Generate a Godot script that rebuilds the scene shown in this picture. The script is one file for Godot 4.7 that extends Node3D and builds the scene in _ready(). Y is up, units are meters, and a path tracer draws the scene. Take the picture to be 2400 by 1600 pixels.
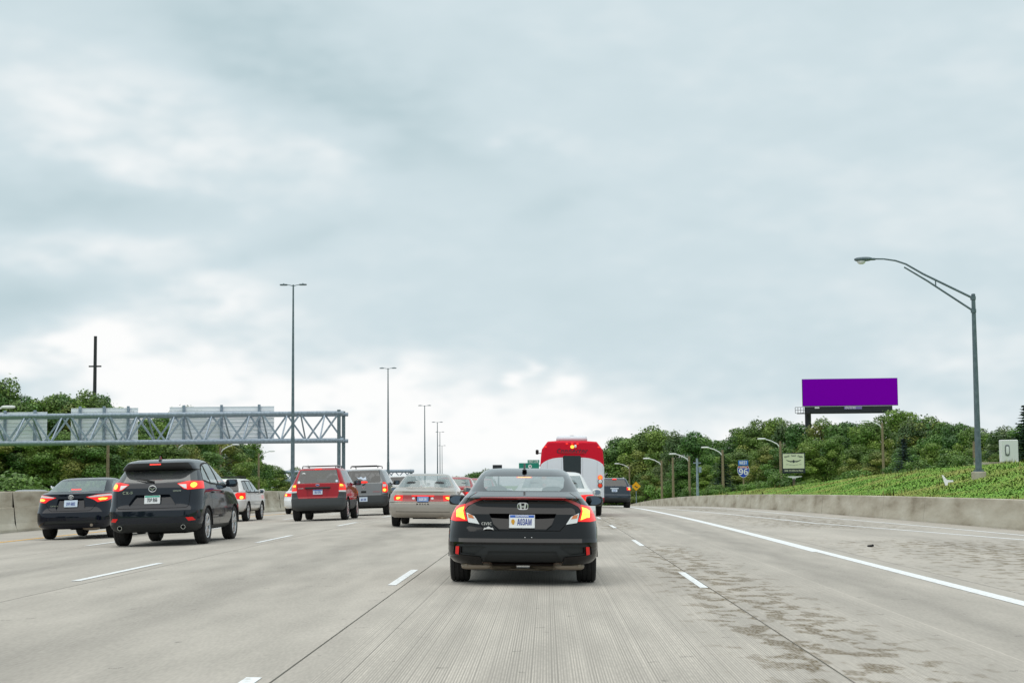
extends Node3D
# A braking queue on a concrete freeway under a grey sky. Road runs along -Z, x is to the right, metres.

const EYE := Vector3(0.0, 1.235, 0.0)
var used := {}
var mats := {}
var rng := RandomNumberGenerator.new()
var font_bold: SystemFont
var font_plain: SystemFont

# ------------------------------------------------------------------ ground shape
func drop(d: float) -> float:
	if d < 30.0: return 0.0
	if d < 250.0: return 7e-5 * (d - 30.0) * (d - 30.0)
	return minf(3.388 + 0.0308 * (d - 250.0), 8.6)

func cross_fall(x: float) -> float:
	if x > -5.5: return -0.015 * x
	return 0.0825 + 0.02 * (x + 5.5)

func road_y(x: float, d: float) -> float:
	return cross_fall(x) - drop(d)

func bank_shift(d: float) -> float:
	# the right wall swings a little outwards towards the viewer
	return 0.85 * (1.0 - smoothstep(38.0, 84.0, d))

func terrain_y(x: float, d: float) -> float:
	x -= bank_shift(d) if x > 12.0 else 0.0
	if x > 12.5:
		return road_y(12.5, d) + 0.72 + (0.7 + 0.63 * (1.0 - smoothstep(70.0, 130.0, d))) * smoothstep(12.5, 20.0, x) + 0.012 * maxf(0.0, x - 20.0)
	if x < -16.0:
		return road_y(-16.0, d) - 0.1 + 1.9 * smoothstep(33.0, 40.0, -x)
	return road_y(x, d)

# ------------------------------------------------------------------ naming
func numbered(called: String) -> String:
	if not used.has(called):
		used[called] = 0
		return called
	used[called] += 1
	return "%s_%03d" % [called, used[called]]

func tag(o: Node, label: String, category: String, group := "", kind := "") -> Node:
	if label: o.set_meta("label", label)
	if category: o.set_meta("category", category)
	if group: o.set_meta("group", group)
	if kind: o.set_meta("kind", kind)
	return o

func thing(called: String, label: String, category: String, at: Vector3, turn := 0.0, group := "") -> Node3D:
	var o := Node3D.new()
	o.name = numbered(called)
	add_child(o)
	o.position = at
	o.rotation.y = turn
	tag(o, label, category, group)
	return o

func part(called: String, mesh: Mesh, m: Material, parent: Node) -> MeshInstance3D:
	var o := MeshInstance3D.new()
	o.name = called if parent != self else numbered(called)
	o.mesh = mesh
	o.material_override = m
	parent.add_child(o, true)
	return o

func copy_of(o: Node3D, label: String, group := "") -> Node3D:
	var c: Node3D = o.duplicate()
	var base := String(o.name)
	if base.length() > 4 and base[base.length() - 4] == "_" and base.right(3).is_valid_int():
		base = base.left(base.length() - 4)
	c.name = numbered(base)
	add_child(c)
	if label: c.set_meta("label", label)
	if group: c.set_meta("group", group)
	return c

# ------------------------------------------------------------------ materials
func lin(r: float, g: float, b: float) -> Color:
	return Color(r, g, b).linear_to_srgb()

func mat(key: String, r: float, g: float, b: float, rough := 0.8, metal := 0.0) -> StandardMaterial3D:
	if mats.has(key): return mats[key]
	var m := StandardMaterial3D.new()
	m.resource_name = key
	m.albedo_color = lin(r, g, b)
	m.roughness = rough
	m.metallic = metal
	mats[key] = m
	return m

func paint(key: String, r: float, g: float, b: float, metal := 0.0, rough := 0.35) -> StandardMaterial3D:
	if mats.has(key): return mats[key]
	var m := mat(key, r, g, b, rough, metal)
	m.clearcoat_enabled = true
	m.clearcoat = 0.85
	m.clearcoat_roughness = 0.04
	m.metallic_specular = 0.1
	return m

func glow(key: String, r: float, g: float, b: float, energy: float, br := 0.3, bg := 0.01, bb := 0.01) -> StandardMaterial3D:
	if mats.has(key): return mats[key]
	var m := mat(key, br, bg, bb, 0.15)
	m.emission_enabled = true
	m.emission = lin(r, g, b)
	m.emission_energy_multiplier = energy
	return m

func glass(key: String, r: float, g: float, b: float, alpha: float) -> StandardMaterial3D:
	if mats.has(key): return mats[key]
	var m := mat(key, r, g, b, 0.02)
	m.transparency = BaseMaterial3D.TRANSPARENCY_ALPHA
	m.albedo_color.a = alpha
	return m

func ramp_noise(seed_: int, freq: float, size: int, stops: Array, oct := 5, kind := FastNoiseLite.TYPE_SIMPLEX_SMOOTH, as_normal := false, bump := 3.0) -> NoiseTexture2D:
	var n := FastNoiseLite.new()
	n.seed = seed_
	n.noise_type = kind
	n.frequency = freq
	n.fractal_octaves = oct
	var t := NoiseTexture2D.new()
	t.width = size
	t.height = size
	t.seamless = true
	t.noise = n
	if as_normal:
		t.as_normal_map = true
		t.bump_strength = bump
	else:
		var g := Gradient.new()
		var off := PackedFloat32Array()
		var col := PackedColorArray()
		for s in stops:
			off.append(s[0])
			col.append(lin(s[1], s[2], s[3]))
		g.offsets = off
		g.colors = col
		t.color_ramp = g
	return t

func tri_mat(key: String, tex: Texture2D, scale: float, rough: float, normal: Texture2D = null, depth := 0.5, detail: Texture2D = null) -> StandardMaterial3D:
	var m := StandardMaterial3D.new()
	m.resource_name = key
	m.albedo_texture = tex
	m.uv1_triplanar = true
	m.uv1_world_triplanar = true
	m.uv1_scale = Vector3.ONE * scale
	m.roughness = rough
	if normal:
		m.normal_enabled = true
		m.normal_texture = normal
		m.normal_scale = depth
	mats[key] = m
	return m

# ------------------------------------------------------------------ mesh collecting
class Shape:
	var v := PackedVector3Array()
	var n := PackedVector3Array()
	var c := PackedColorArray()
	var uv := PackedVector2Array()

	func tri(a: Vector3, b: Vector3, d: Vector3, na := Vector3.ZERO, nb := Vector3.ZERO, nd := Vector3.ZERO) -> void:
		var f := (d - a).cross(b - a)
		if na == Vector3.ZERO:
			var u := f.normalized()
			v.append_array([a, b, d])
			n.append_array([u, u, u])
			return
		if f.dot(na + nb + nd) < 0.0:
			v.append_array([a, d, b])
			n.append_array([na, nd, nb])
		else:
			v.append_array([a, b, d])
			n.append_array([na, nb, nd])

	func flat(a: Vector3, b: Vector3, d: Vector3, hint: Vector3) -> void:
		var u := (d - a).cross(b - a).normalized()
		if u.dot(hint) < 0.0:
			tri(a, d, b, -u, -u, -u)
		else:
			tri(a, b, d, u, u, u)

	func quad(a: Vector3, b: Vector3, d: Vector3, e: Vector3, hint: Vector3) -> void:
		flat(a, b, d, hint)
		flat(a, d, e, hint)

	func box(center: Vector3, size: Vector3, basis := Basis.IDENTITY, bevel := 0.0) -> void:
		var h := size * 0.5
		var b := minf(bevel, minf(h.x, minf(h.y, h.z)) * 0.9)
		for ax in 3:
			for s: float in [-1.0, 1.0]:
				var u := (ax + 1) % 3
				var w := (ax + 2) % 3
				var p := []
				for q in [[-1, -1], [1, -1], [1, 1], [-1, 1]]:
					var k := Vector3.ZERO
					k[ax] = s * h[ax]
					k[u] = q[0] * (h[u] - b)
					k[w] = q[1] * (h[w] - b)
					p.append(center + basis * k)
				var nn := Vector3.ZERO
				nn[ax] = s
				quad(p[0], p[1], p[2], p[3], basis * nn)
		if b <= 0.0: return
		for ax in 3:
			var u := (ax + 1) % 3
			var w := (ax + 2) % 3
			for su: float in [-1.0, 1.0]:
				for sw: float in [-1.0, 1.0]:
					var p := []
					for q in [[-1, 0], [1, 0], [1, 1], [-1, 1]]:
						var k := Vector3.ZERO
						k[ax] = q[0] * (h[ax] - b)
						k[u] = su * (h[u] - (b if q[1] == 1 else 0.0))
						k[w] = sw * (h[w] - (0.0 if q[1] == 1 else b))
						p.append(center + basis * k)
					var nn := Vector3.ZERO
					nn[u] = su
					nn[w] = sw
					quad(p[0], p[1], p[2], p[3], basis * nn)
		for sx: float in [-1.0, 1.0]:
			for sy: float in [-1.0, 1.0]:
				for sz: float in [-1.0, 1.0]:
					var s3 := Vector3(sx, sy, sz)
					var e0 := h * s3
					flat(center + basis * (e0 - Vector3(0, b * sy, b * sz)), center + basis * (e0 - Vector3(b * sx, 0, b * sz)), center + basis * (e0 - Vector3(b * sx, b * sy, 0)), basis * s3)

	func tube(p0: Vector3, p1: Vector3, r0: float, r1: float, seg := 10, caps := true) -> void:
		var ax := (p1 - p0).normalized()
		var u := ax.cross(Vector3.UP if absf(ax.y) < 0.9 else Vector3.RIGHT).normalized()
		var w := ax.cross(u)
		for i in seg:
			var a0 := TAU * i / seg
			var a1 := TAU * (i + 1) / seg
			var d0 := u * cos(a0) + w * sin(a0)
			var d1 := u * cos(a1) + w * sin(a1)
			tri(p0 + d0 * r0, p0 + d1 * r0, p1 + d1 * r1, d0, d1, d1)
			tri(p0 + d0 * r0, p1 + d1 * r1, p1 + d0 * r1, d0, d1, d0)
			if caps:
				flat(p0, p0 + d0 * r0, p0 + d1 * r0, -ax)
				flat(p1, p1 + d0 * r1, p1 + d1 * r1, ax)

	func path(points: Array, radii: Array, seg := 8) -> void:
		for i in points.size() - 1:
			tube(points[i], points[i + 1], radii[i], radii[i + 1], seg, true)

	# lathe round the x axis: profile of (x, r)
	func lathe_x(center: Vector3, profile: Array, seg := 28) -> void:
		for i in profile.size() - 1:
			var a: Vector2 = profile[i]
			var b: Vector2 = profile[i + 1]
			var t := b - a
			var nn := Vector2(-t.y, t.x).normalized()
			for k in seg:
				var a0 := TAU * k / seg
				var a1 := TAU * (k + 1) / seg
				var e0 := Vector3(0, cos(a0), sin(a0))
				var e1 := Vector3(0, cos(a1), sin(a1))
				var n0 := Vector3(nn.x, 0, 0) + e0 * nn.y
				var n1 := Vector3(nn.x, 0, 0) + e1 * nn.y
				var pa0 := center + Vector3(a.x, 0, 0) + e0 * a.y
				var pa1 := center + Vector3(a.x, 0, 0) + e1 * a.y
				var pb0 := center + Vector3(b.x, 0, 0) + e0 * b.y
				var pb1 := center + Vector3(b.x, 0, 0) + e1 * b.y
				tri(pa0, pa1, pb1, n0, n1, n1)
				tri(pa0, pb1, pb0, n0, n1, n0)

	# superquadric lump
	func blob(center: Vector3, half: Vector3, e := 0.6, basis := Basis.IDENTITY, nu := 8, nv := 14) -> void:
		var f := func(c: float) -> float: return signf(c) * pow(absf(c), e)
		var g := func(c: float) -> float: return signf(c) * pow(absf(c), 2.0 - e)
		for i in nu:
			for j in nv:
				var ps := []
				var ns := []
				for q in [[0, 0], [0, 1], [1, 1], [1, 0]]:
					var th: float = -PI / 2 + PI * (i + q[0]) / nu
					var ph: float = TAU * (j + q[1]) / nv
					var ct: float = cos(th)
					var p := Vector3(f.call(ct) * f.call(cos(ph)), f.call(sin(th)), f.call(ct) * f.call(sin(ph)))
					var m := Vector3(g.call(ct) * g.call(cos(ph)) / half.x, g.call(sin(th)) / half.y, g.call(ct) * g.call(sin(ph)) / half.z)
					ps.append(center + basis * (p * half))
					ns.append((basis * m).normalized())
				tri(ps[0], ps[1], ps[2], ns[0], ns[1], ns[2])
				tri(ps[0], ps[2], ps[3], ns[0], ns[2], ns[3])

	# a flat outline in the xy plane given thickness along z, front towards +z
	func plate(poly: PackedVector2Array, at: Vector3, depth: float, basis := Basis.IDENTITY) -> void:
		var idx := Geometry2D.triangulate_polygon(poly)
		var zf := Vector3(0, 0, depth * 0.5)
		for i in range(0, idx.size(), 3):
			var a := Vector3(poly[idx[i]].x, poly[idx[i]].y, 0)
			var b := Vector3(poly[idx[i + 1]].x, poly[idx[i + 1]].y, 0)
			var d := Vector3(poly[idx[i + 2]].x, poly[idx[i + 2]].y, 0)
			flat(at + basis * (a + zf), at + basis * (b + zf), at + basis * (d + zf), basis.z)
			flat(at + basis * (a - zf), at + basis * (b - zf), at + basis * (d - zf), -basis.z)
		var cw := Geometry2D.is_polygon_clockwise(poly)
		for i in poly.size():
			var p := poly[i]
			var q := poly[(i + 1) % poly.size()]
			var o := Vector3(q.y - p.y, p.x - q.x, 0) * (-1.0 if cw else 1.0)
			var a := Vector3(p.x, p.y, 0)
			var b := Vector3(q.x, q.y, 0)
			quad(at + basis * (a - zf), at + basis * (b - zf), at + basis * (b + zf), at + basis * (a + zf), basis * o)

	func mesh() -> ArrayMesh:
		var m := ArrayMesh.new()
		if v.is_empty(): return m
		var arr := []
		arr.resize(Mesh.ARRAY_MAX)
		arr[Mesh.ARRAY_VERTEX] = v
		arr[Mesh.ARRAY_NORMAL] = n
		if c.size() == v.size(): arr[Mesh.ARRAY_COLOR] = c
		if uv.size() == v.size(): arr[Mesh.ARRAY_TEX_UV] = uv
		m.add_surface_from_arrays(Mesh.PRIMITIVE_TRIANGLES, arr)
		return m

func pv(a: Array) -> PackedVector2Array:
	var p := PackedVector2Array()
	for i in range(0, a.size(), 2):
		p.append(Vector2(a[i], a[i + 1]))
	return p

func circle(cx: float, cy: float, rx: float, ry := -1.0, n := 20) -> PackedVector2Array:
	var p := PackedVector2Array()
	for i in n:
		p.append(Vector2(cx + rx * cos(TAU * i / n), cy + (rx if ry < 0 else ry) * sin(TAU * i / n)))
	return p

func letters(words: String, height: float, m: Material, parent: Node, at: Vector3, bold := true, width := 0.0, called := "lettering", basis := Basis.IDENTITY) -> MeshInstance3D:
	var t := TextMesh.new()
	t.text = words
	t.font = font_bold if bold else font_plain
	t.font_size = 64
	t.pixel_size = height / 46.0
	t.depth = 0.006
	t.curve_step = 2.0
	var o := part(called, t, m, parent)
	var w: float = t.get_aabb().size.x
	var sx := width / w if width > 0.0 and w > 0.0 else 1.0
	o.transform = Transform3D(basis * Basis.from_scale(Vector3(sx, 1, 1)), at)
	return o

# ------------------------------------------------------------------ car bodies
# A body is lofted from plan outlines. A row is [y, half_width, z_rear, z_front, rear_bow, corner_x, corner_z, crease].
# Local axes: rear bumper at z = 0, nose at negative z, road at y = 0.
# A facet is [p0, p1, p2, n0, n1, n2, side]; side 0 rear, 1 right, 2 left, 3 front, 4 top.
const FX := [0.0, 0.16, 0.32, 0.48, 0.62, 0.75, 0.88, 1.0]
const NCORNER := 6
const NSIDE := 22

func half_outline(row: Array, bulge: float) -> PackedVector3Array:
	var y: float = row[0]
	var w: float = row[1]
	var zr: float = row[2]
	var zf: float = row[3]
	var bow: float = row[4]
	var rc: float = minf(row[5], w * 0.7)
	var rz: float = row[6]
	var bowf := 0.14
	var rcf := w * 0.35
	var rzf := 0.28
	var need := bow + rz + bowf + rzf
	var have := (zr - zf) * 0.9
	if need > have:
		var k := have / need
		bow *= k
		rz *= k
		bowf *= k
		rzf *= k
	var pts := PackedVector3Array()
	for f: float in FX:
		var x := f * (w - rc)
		pts.append(Vector3(x, y, zr - bow * (x / w) * (x / w)))
	for i in range(1, NCORNER + 1):
		var th := PI / 2 * i / NCORNER
		var x := w - rc + rc * sin(th)
		pts.append(Vector3(x, y, zr - bow * (x / w) * (x / w) - rz * (1.0 - cos(th))))
	var z0 := zr - bow - rz
	var z1 := zf + bowf + rzf
	for i in range(1, NSIDE + 1):
		var t := float(i) / NSIDE
		var s := 2.0 * t - 1.0
		pts.append(Vector3(w + bulge * (1.0 - s * s), y, lerpf(z0, z1, t)))
	for i in range(1, NCORNER + 1):
		var th := PI / 2 * i / NCORNER
		var x := w - rcf + rcf * cos(th)
		pts.append(Vector3(x, y, zf + bowf * (x / w) * (x / w) + rzf * (1.0 - sin(th))))
	for i in range(1, 5):
		var x := (w - rcf) * (1.0 - i / 4.0)
		pts.append(Vector3(x, y, zf + bowf * (x / w) * (x / w)))
	return pts

func loft(rows: Array, bulge: float) -> Array:
	var half := FX.size() + NCORNER + NSIDE + NCORNER + 4
	var count := 2 * half - 2
	var runs := [[]]
	for i in rows.size() - 1:
		var a: Array = rows[i]
		var b: Array = rows[i + 1]
		var k := maxi(1, ceili(maxf(absf(b[0] - a[0]) / 0.08, absf(b[2] - a[2]) / 0.16)))
		for j in k:
			var t := float(j) / k
			var r := []
			for q in 7: r.append(lerpf(a[q], b[q], t))
			runs[-1].append(r)
		if i + 1 < rows.size() - 1 and b.size() > 7:
			runs[-1].append(b)
			runs.append([])
	runs[-1].append(rows[-1])
	var out := []
	for run in runs:
		var grid := []
		for r in run:
			var h := half_outline(r, bulge)
			var ring := PackedVector3Array(h)
			for i in range(half - 2, 0, -1):
				ring.append(Vector3(-h[i].x, h[i].y, h[i].z))
			grid.append(ring)
		var norm := []
		for i in grid.size():
			var line := PackedVector3Array()
			for j in count:
				var tu: Vector3 = grid[i][(j + 1) % count] - grid[i][(j - 1 + count) % count]
				var tv: Vector3 = grid[mini(i + 1, grid.size() - 1)][j] - grid[maxi(i - 1, 0)][j]
				line.append(tu.cross(tv).normalized())
			norm.append(line)
		var g0: Vector3 = norm[0][0]
		if g0.z < 0.0 and g0.y <= 0.0: push_warning("loft turned inside out")
		for i in grid.size() - 1:
			for j in count:
				var jr := j if j < half - 1 else count - 1 - j
				var side := 0
				if jr >= FX.size() + NCORNER - 1:
					side = (1 if j < half - 1 else 2) if jr < FX.size() + NCORNER + NSIDE - 1 else 3
				var j2 := (j + 1) % count
				var A: Vector3 = grid[i][j]
				var B: Vector3 = grid[i][j2]
				var C: Vector3 = grid[i + 1][j2]
				var D: Vector3 = grid[i + 1][j]
				out.append([A, B, C, norm[i][j], norm[i][j2], norm[i + 1][j2], side])
				out.append([A, C, D, norm[i][j], norm[i + 1][j2], norm[i + 1][j], side])
	var top := half_outline(rows[-1], bulge)
	for i in half - 1:
		var a := top[i]
		var b := top[i + 1]
		out.append([a, b, Vector3(-b.x, b.y, b.z), Vector3.UP, Vector3.UP, Vector3.UP, 4])
		if a.x > 0.0: out.append([a, Vector3(-b.x, b.y, b.z), Vector3(-a.x, a.y, a.z), Vector3.UP, Vector3.UP, Vector3.UP, 4])
	return out

func on_plane(p: Vector3, dom: int) -> Vector2:
	return Vector2(p.x, p.y) if dom == 0 else (Vector2(p.z, p.y) if dom == 1 else Vector2(p.x, p.z))

func cut(tris: Array, sides: Array, dom: int, poly: PackedVector2Array) -> Array:
	var inside := []
	var outside := []
	var lo := poly[0]
	var hi := poly[0]
	for p in poly:
		lo = lo.min(p)
		hi = hi.max(p)
	for t in tris:
		if not sides.has(t[6]):
			outside.append(t)
			continue
		cut_one(t, dom, poly, lo, hi, inside, outside, 0)
	return [inside, outside]

func cut_one(t: Array, dom: int, poly: PackedVector2Array, lo: Vector2, hi: Vector2, inside: Array, outside: Array, depth: int) -> void:
	var a := on_plane(t[0], dom)
	var b := on_plane(t[1], dom)
	var c := on_plane(t[2], dom)
	if maxf(a.x, maxf(b.x, c.x)) < lo.x or minf(a.x, minf(b.x, c.x)) > hi.x or maxf(a.y, maxf(b.y, c.y)) < lo.y or minf(a.y, minf(b.y, c.y)) > hi.y:
		outside.append(t)
		return
	var area := (b - a).cross(c - a)
	if absf(area) < 2e-7:
		if Geometry2D.is_point_in_polygon((a + b + c) / 3.0, poly): inside.append(t)
		else: outside.append(t)
		return
	var flat2 := PackedVector2Array([a, b, c])
	var got := Geometry2D.intersect_polygons(flat2, poly)
	if got.is_empty():
		outside.append(t)
		return
	var rest := Geometry2D.clip_polygons(flat2, poly)
	if rest.is_empty():
		inside.append(t)
		return
	var hole := false
	for r in rest:
		if Geometry2D.is_polygon_clockwise(r): hole = true
	if hole and depth < 5:
		var m := [[], [], []]
		for e in 3:
			var f := (e + 1) % 3
			m[e] = [(t[e] + t[f]) * 0.5, ((t[e + 3] + t[f + 3]) as Vector3).normalized()]
		for q in [[t[0], m[0][0], m[2][0], t[3], m[0][1], m[2][1], t[6]], [m[0][0], t[1], m[1][0], m[0][1], t[4], m[1][1], t[6]], [m[2][0], m[1][0], t[2], m[2][1], m[1][1], t[5], t[6]], [m[0][0], m[1][0], m[2][0], m[0][1], m[1][1], m[2][1], t[6]]]:
			cut_one(q, dom, poly, lo, hi, inside, outside, depth + 1)
		return
	for k in 2:
		for g: PackedVector2Array in (got if k == 0 else rest):
			var idx := Geometry2D.triangulate_polygon(g)
			for i in range(0, idx.size(), 3):
				var r := [null, null, null, null, null, null, t[6]]
				for e in 3:
					var p := g[idx[i + e]]
					var v := (p - a).cross(c - a) / area
					var w := (b - a).cross(p - a) / area
					var u := 1.0 - v - w
					r[e] = (t[0] as Vector3) * u + (t[1] as Vector3) * v + (t[2] as Vector3) * w
					r[e + 3] = ((t[3] as Vector3) * u + (t[4] as Vector3) * v + (t[5] as Vector3) * w).normalized()
				(inside if k == 0 else outside).append(r)

func skin(tris: Array, push := 0.0) -> ArrayMesh:
	var s := Shape.new()
	for t in tris:
		s.tri(t[0] + t[3] * push, t[1] + t[4] * push, t[2] + t[5] * push, t[3], t[4], t[5])
	return s.mesh()

func rear_at(tris: Array, x: float, y: float) -> Vector3:
	var best := Vector3(x, y, -99.0)
	for t in tris:
		if t[6] != 0: continue
		var a := Vector2(t[0].x, t[0].y)
		var b := Vector2(t[1].x, t[1].y)
		var c := Vector2(t[2].x, t[2].y)
		var area := (b - a).cross(c - a)
		if absf(area) < 1e-9: continue
		var p := Vector2(x, y)
		var v := (p - a).cross(c - a) / area
		var w := (b - a).cross(p - a) / area
		if v < -0.001 or w < -0.001 or v + w > 1.001: continue
		var z: float = t[0].z * (1.0 - v - w) + t[1].z * v + t[2].z * w
		if z > best.z: best.z = z
	return best

func mirror_poly(p: PackedVector2Array) -> PackedVector2Array:
	var r := PackedVector2Array()
	for q in p: r.append(Vector2(-q.x, q.y))
	return r

# cutter: [part name, where ("rear", "pair", "sides", "front", "top"), outline, material, push, [[sub name, outline, material, push], ...]]
func apply_cut(root: Node3D, tris: Array, c: Array) -> Array:
	var jobs := []
	match c[1]:
		"rear": jobs = [[[0], 0, c[2], 1.0]]
		"pair": jobs = [[[0], 0, c[2], 1.0], [[0], 0, mirror_poly(c[2]), -1.0]]
		"sides": jobs = [[[1], 1, c[2], 1.0], [[2], 1, c[2], -1.0]]
		"front": jobs = [[[3], 0, c[2], 1.0]]
		"top": jobs = [[[0, 1, 2, 3, 4], 2, c[2], 1.0]]
	for j in jobs:
		var got := cut(tris, j[0], j[1], j[2])
		tris = got[1]
		var inner: Array = got[0]
		if inner.is_empty() or c[3] == null: continue
		var subs: Array = c[5] if c.size() > 5 else []
		var made := []
		for s in subs:
			var sp: PackedVector2Array = s[1]
			if j[3] < 0.0 and c[1] == "pair": sp = mirror_poly(sp)
			var g2 := cut(inner, [0, 1, 2, 3], j[1], sp)
			inner = g2[1]
			if not g2[0].is_empty(): made.append([s, g2[0]])
		var o := part(c[0], skin(inner, c[4]), c[3], root)
		for q in made:
			part(q[0][0], skin(q[1], q[0][3]), q[0][2], o)
	return tris

var wheel_cache := {}
func wheel(root: Node3D, at: Vector3, r: float, width: float, outer: float, style: int) -> void:
	# outer is +1 when the visible face looks to +x
	var w := Node3D.new()
	w.name = "wheel"
	root.add_child(w, true)
	w.position = at
	w.rotation.y = 0.0 if outer > 0.0 else PI
	var key := "%.2f_%.2f_%d" % [r, width, style]
	if not wheel_cache.has(key):
		var h := width * 0.5
		var ty := Shape.new()
		var rim_r := r * 0.68
		ty.lathe_x(Vector3.ZERO, [Vector2(-h * 0.86, rim_r), Vector2(-h, r * 0.84), Vector2(-h * 0.97, r * 0.92), Vector2(-h * 0.82, r * 0.985), Vector2(-h * 0.55, r), Vector2(-h * 0.5, r * 0.975), Vector2(-h * 0.42, r * 0.975), Vector2(-h * 0.38, r), Vector2(-h * 0.06, r), Vector2(-h * 0.03, r * 0.975), Vector2(h * 0.05, r * 0.975), Vector2(h * 0.08, r), Vector2(h * 0.4, r), Vector2(h * 0.44, r * 0.975), Vector2(h * 0.52, r * 0.975), Vector2(h * 0.56, r), Vector2(h * 0.82, r * 0.985), Vector2(h * 0.97, r * 0.92), Vector2(h, r * 0.84), Vector2(h * 0.86, rim_r)], 32)
		var rim := Shape.new()
		rim.lathe_x(Vector3.ZERO, [Vector2(h * 0.86, rim_r), Vector2(h * 0.9, rim_r * 0.97), Vector2(h * 0.84, rim_r * 0.9), Vector2(h * 0.3, rim_r * 0.87)], 28)
		rim.lathe_x(Vector3.ZERO, [Vector2(h * 0.62, rim_r * 0.24), Vector2(h * 0.74, rim_r * 0.2), Vector2(h * 0.78, 0.001)], 16)
		var n := 5 if style != 2 else 7
		for i in n:
			for k: float in ([-0.13, 0.13] if style == 1 else [0.0]):
				var a := TAU * i / n
				var wd := 0.055 if style == 1 else 0.1
				var p0 := Vector3(h * 0.62, cos(a + k * 0.6) * rim_r * 0.18, sin(a + k * 0.6) * rim_r * 0.18)
				var p1 := Vector3(h * 0.76, cos(a + k * 1.3) * rim_r * 0.93, sin(a + k * 1.3) * rim_r * 0.93)
				var ax := (p1 - p0).normalized()
				var sd := ax.cross(Vector3.RIGHT).normalized()
				rim.box((p0 + p1) * 0.5, Vector3(0.03, (p1 - p0).length(), wd * (r / 0.33)), Basis(sd.cross(ax) * -1.0, ax, sd).orthonormalized(), 0.008)
		var back := Shape.new()
		back.tube(Vector3(-h * 0.7, 0, 0), Vector3(h * 0.2, 0, 0), rim_r * 0.98, rim_r * 0.9, 20)
		wheel_cache[key] = [ty.mesh(), rim.mesh(), back.mesh()]
	var c: Array = wheel_cache[key]
	part("tyre", c[0], mats.rubber, w)
	part("rim", c[1], mats.alloy if style > 0 else mats.dark_alloy, w)
	part("brake_drum", c[2], mats.black_matte, w)

func seat(root: Node3D, at: Vector3, wide: float, m: Material, headrests: Array) -> void:
	var s := Shape.new()
	s.blob(at + Vector3(0, 0.28, -0.22), Vector3(wide * 0.5, 0.09, 0.27), 0.4)
	s.blob(at + Vector3(0, 0.58, 0.06), Vector3(wide * 0.5, 0.33, 0.09), 0.45, Basis(Vector3.RIGHT, 0.2))
	for h: float in headrests:
		s.blob(at + Vector3(h, 0.98, 0.13), Vector3(0.14, 0.09, 0.06), 0.6)
		s.tube(at + Vector3(h, 0.85, 0.11), at + Vector3(h, 0.93, 0.13), 0.05, 0.05, 6)
	part("seat", s.mesh(), m, root)

func place_car(root: Node3D, x: float, d: float, yaw := 0.0, sink := 0.0) -> void:
	var y0 := road_y(x, d + 0.9)
	var y1 := road_y(x, d + 3.6)
	var fwd := Vector3(0, y1 - y0, -2.7).normalized()
	var right := Vector3(1.0, (road_y(x + 0.8, d) - road_y(x - 0.8, d)) / 1.6, 0).normalized()
	var up := right.cross(fwd).normalized()
	var b := Basis(fwd.cross(up).normalized(), up, -fwd)
	root.transform = Transform3D(b * Basis(Vector3.UP, yaw), Vector3(x, y0 - (y1 - y0) / 2.7 * 0.9 + 0.001 - sink, -d))

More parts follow.
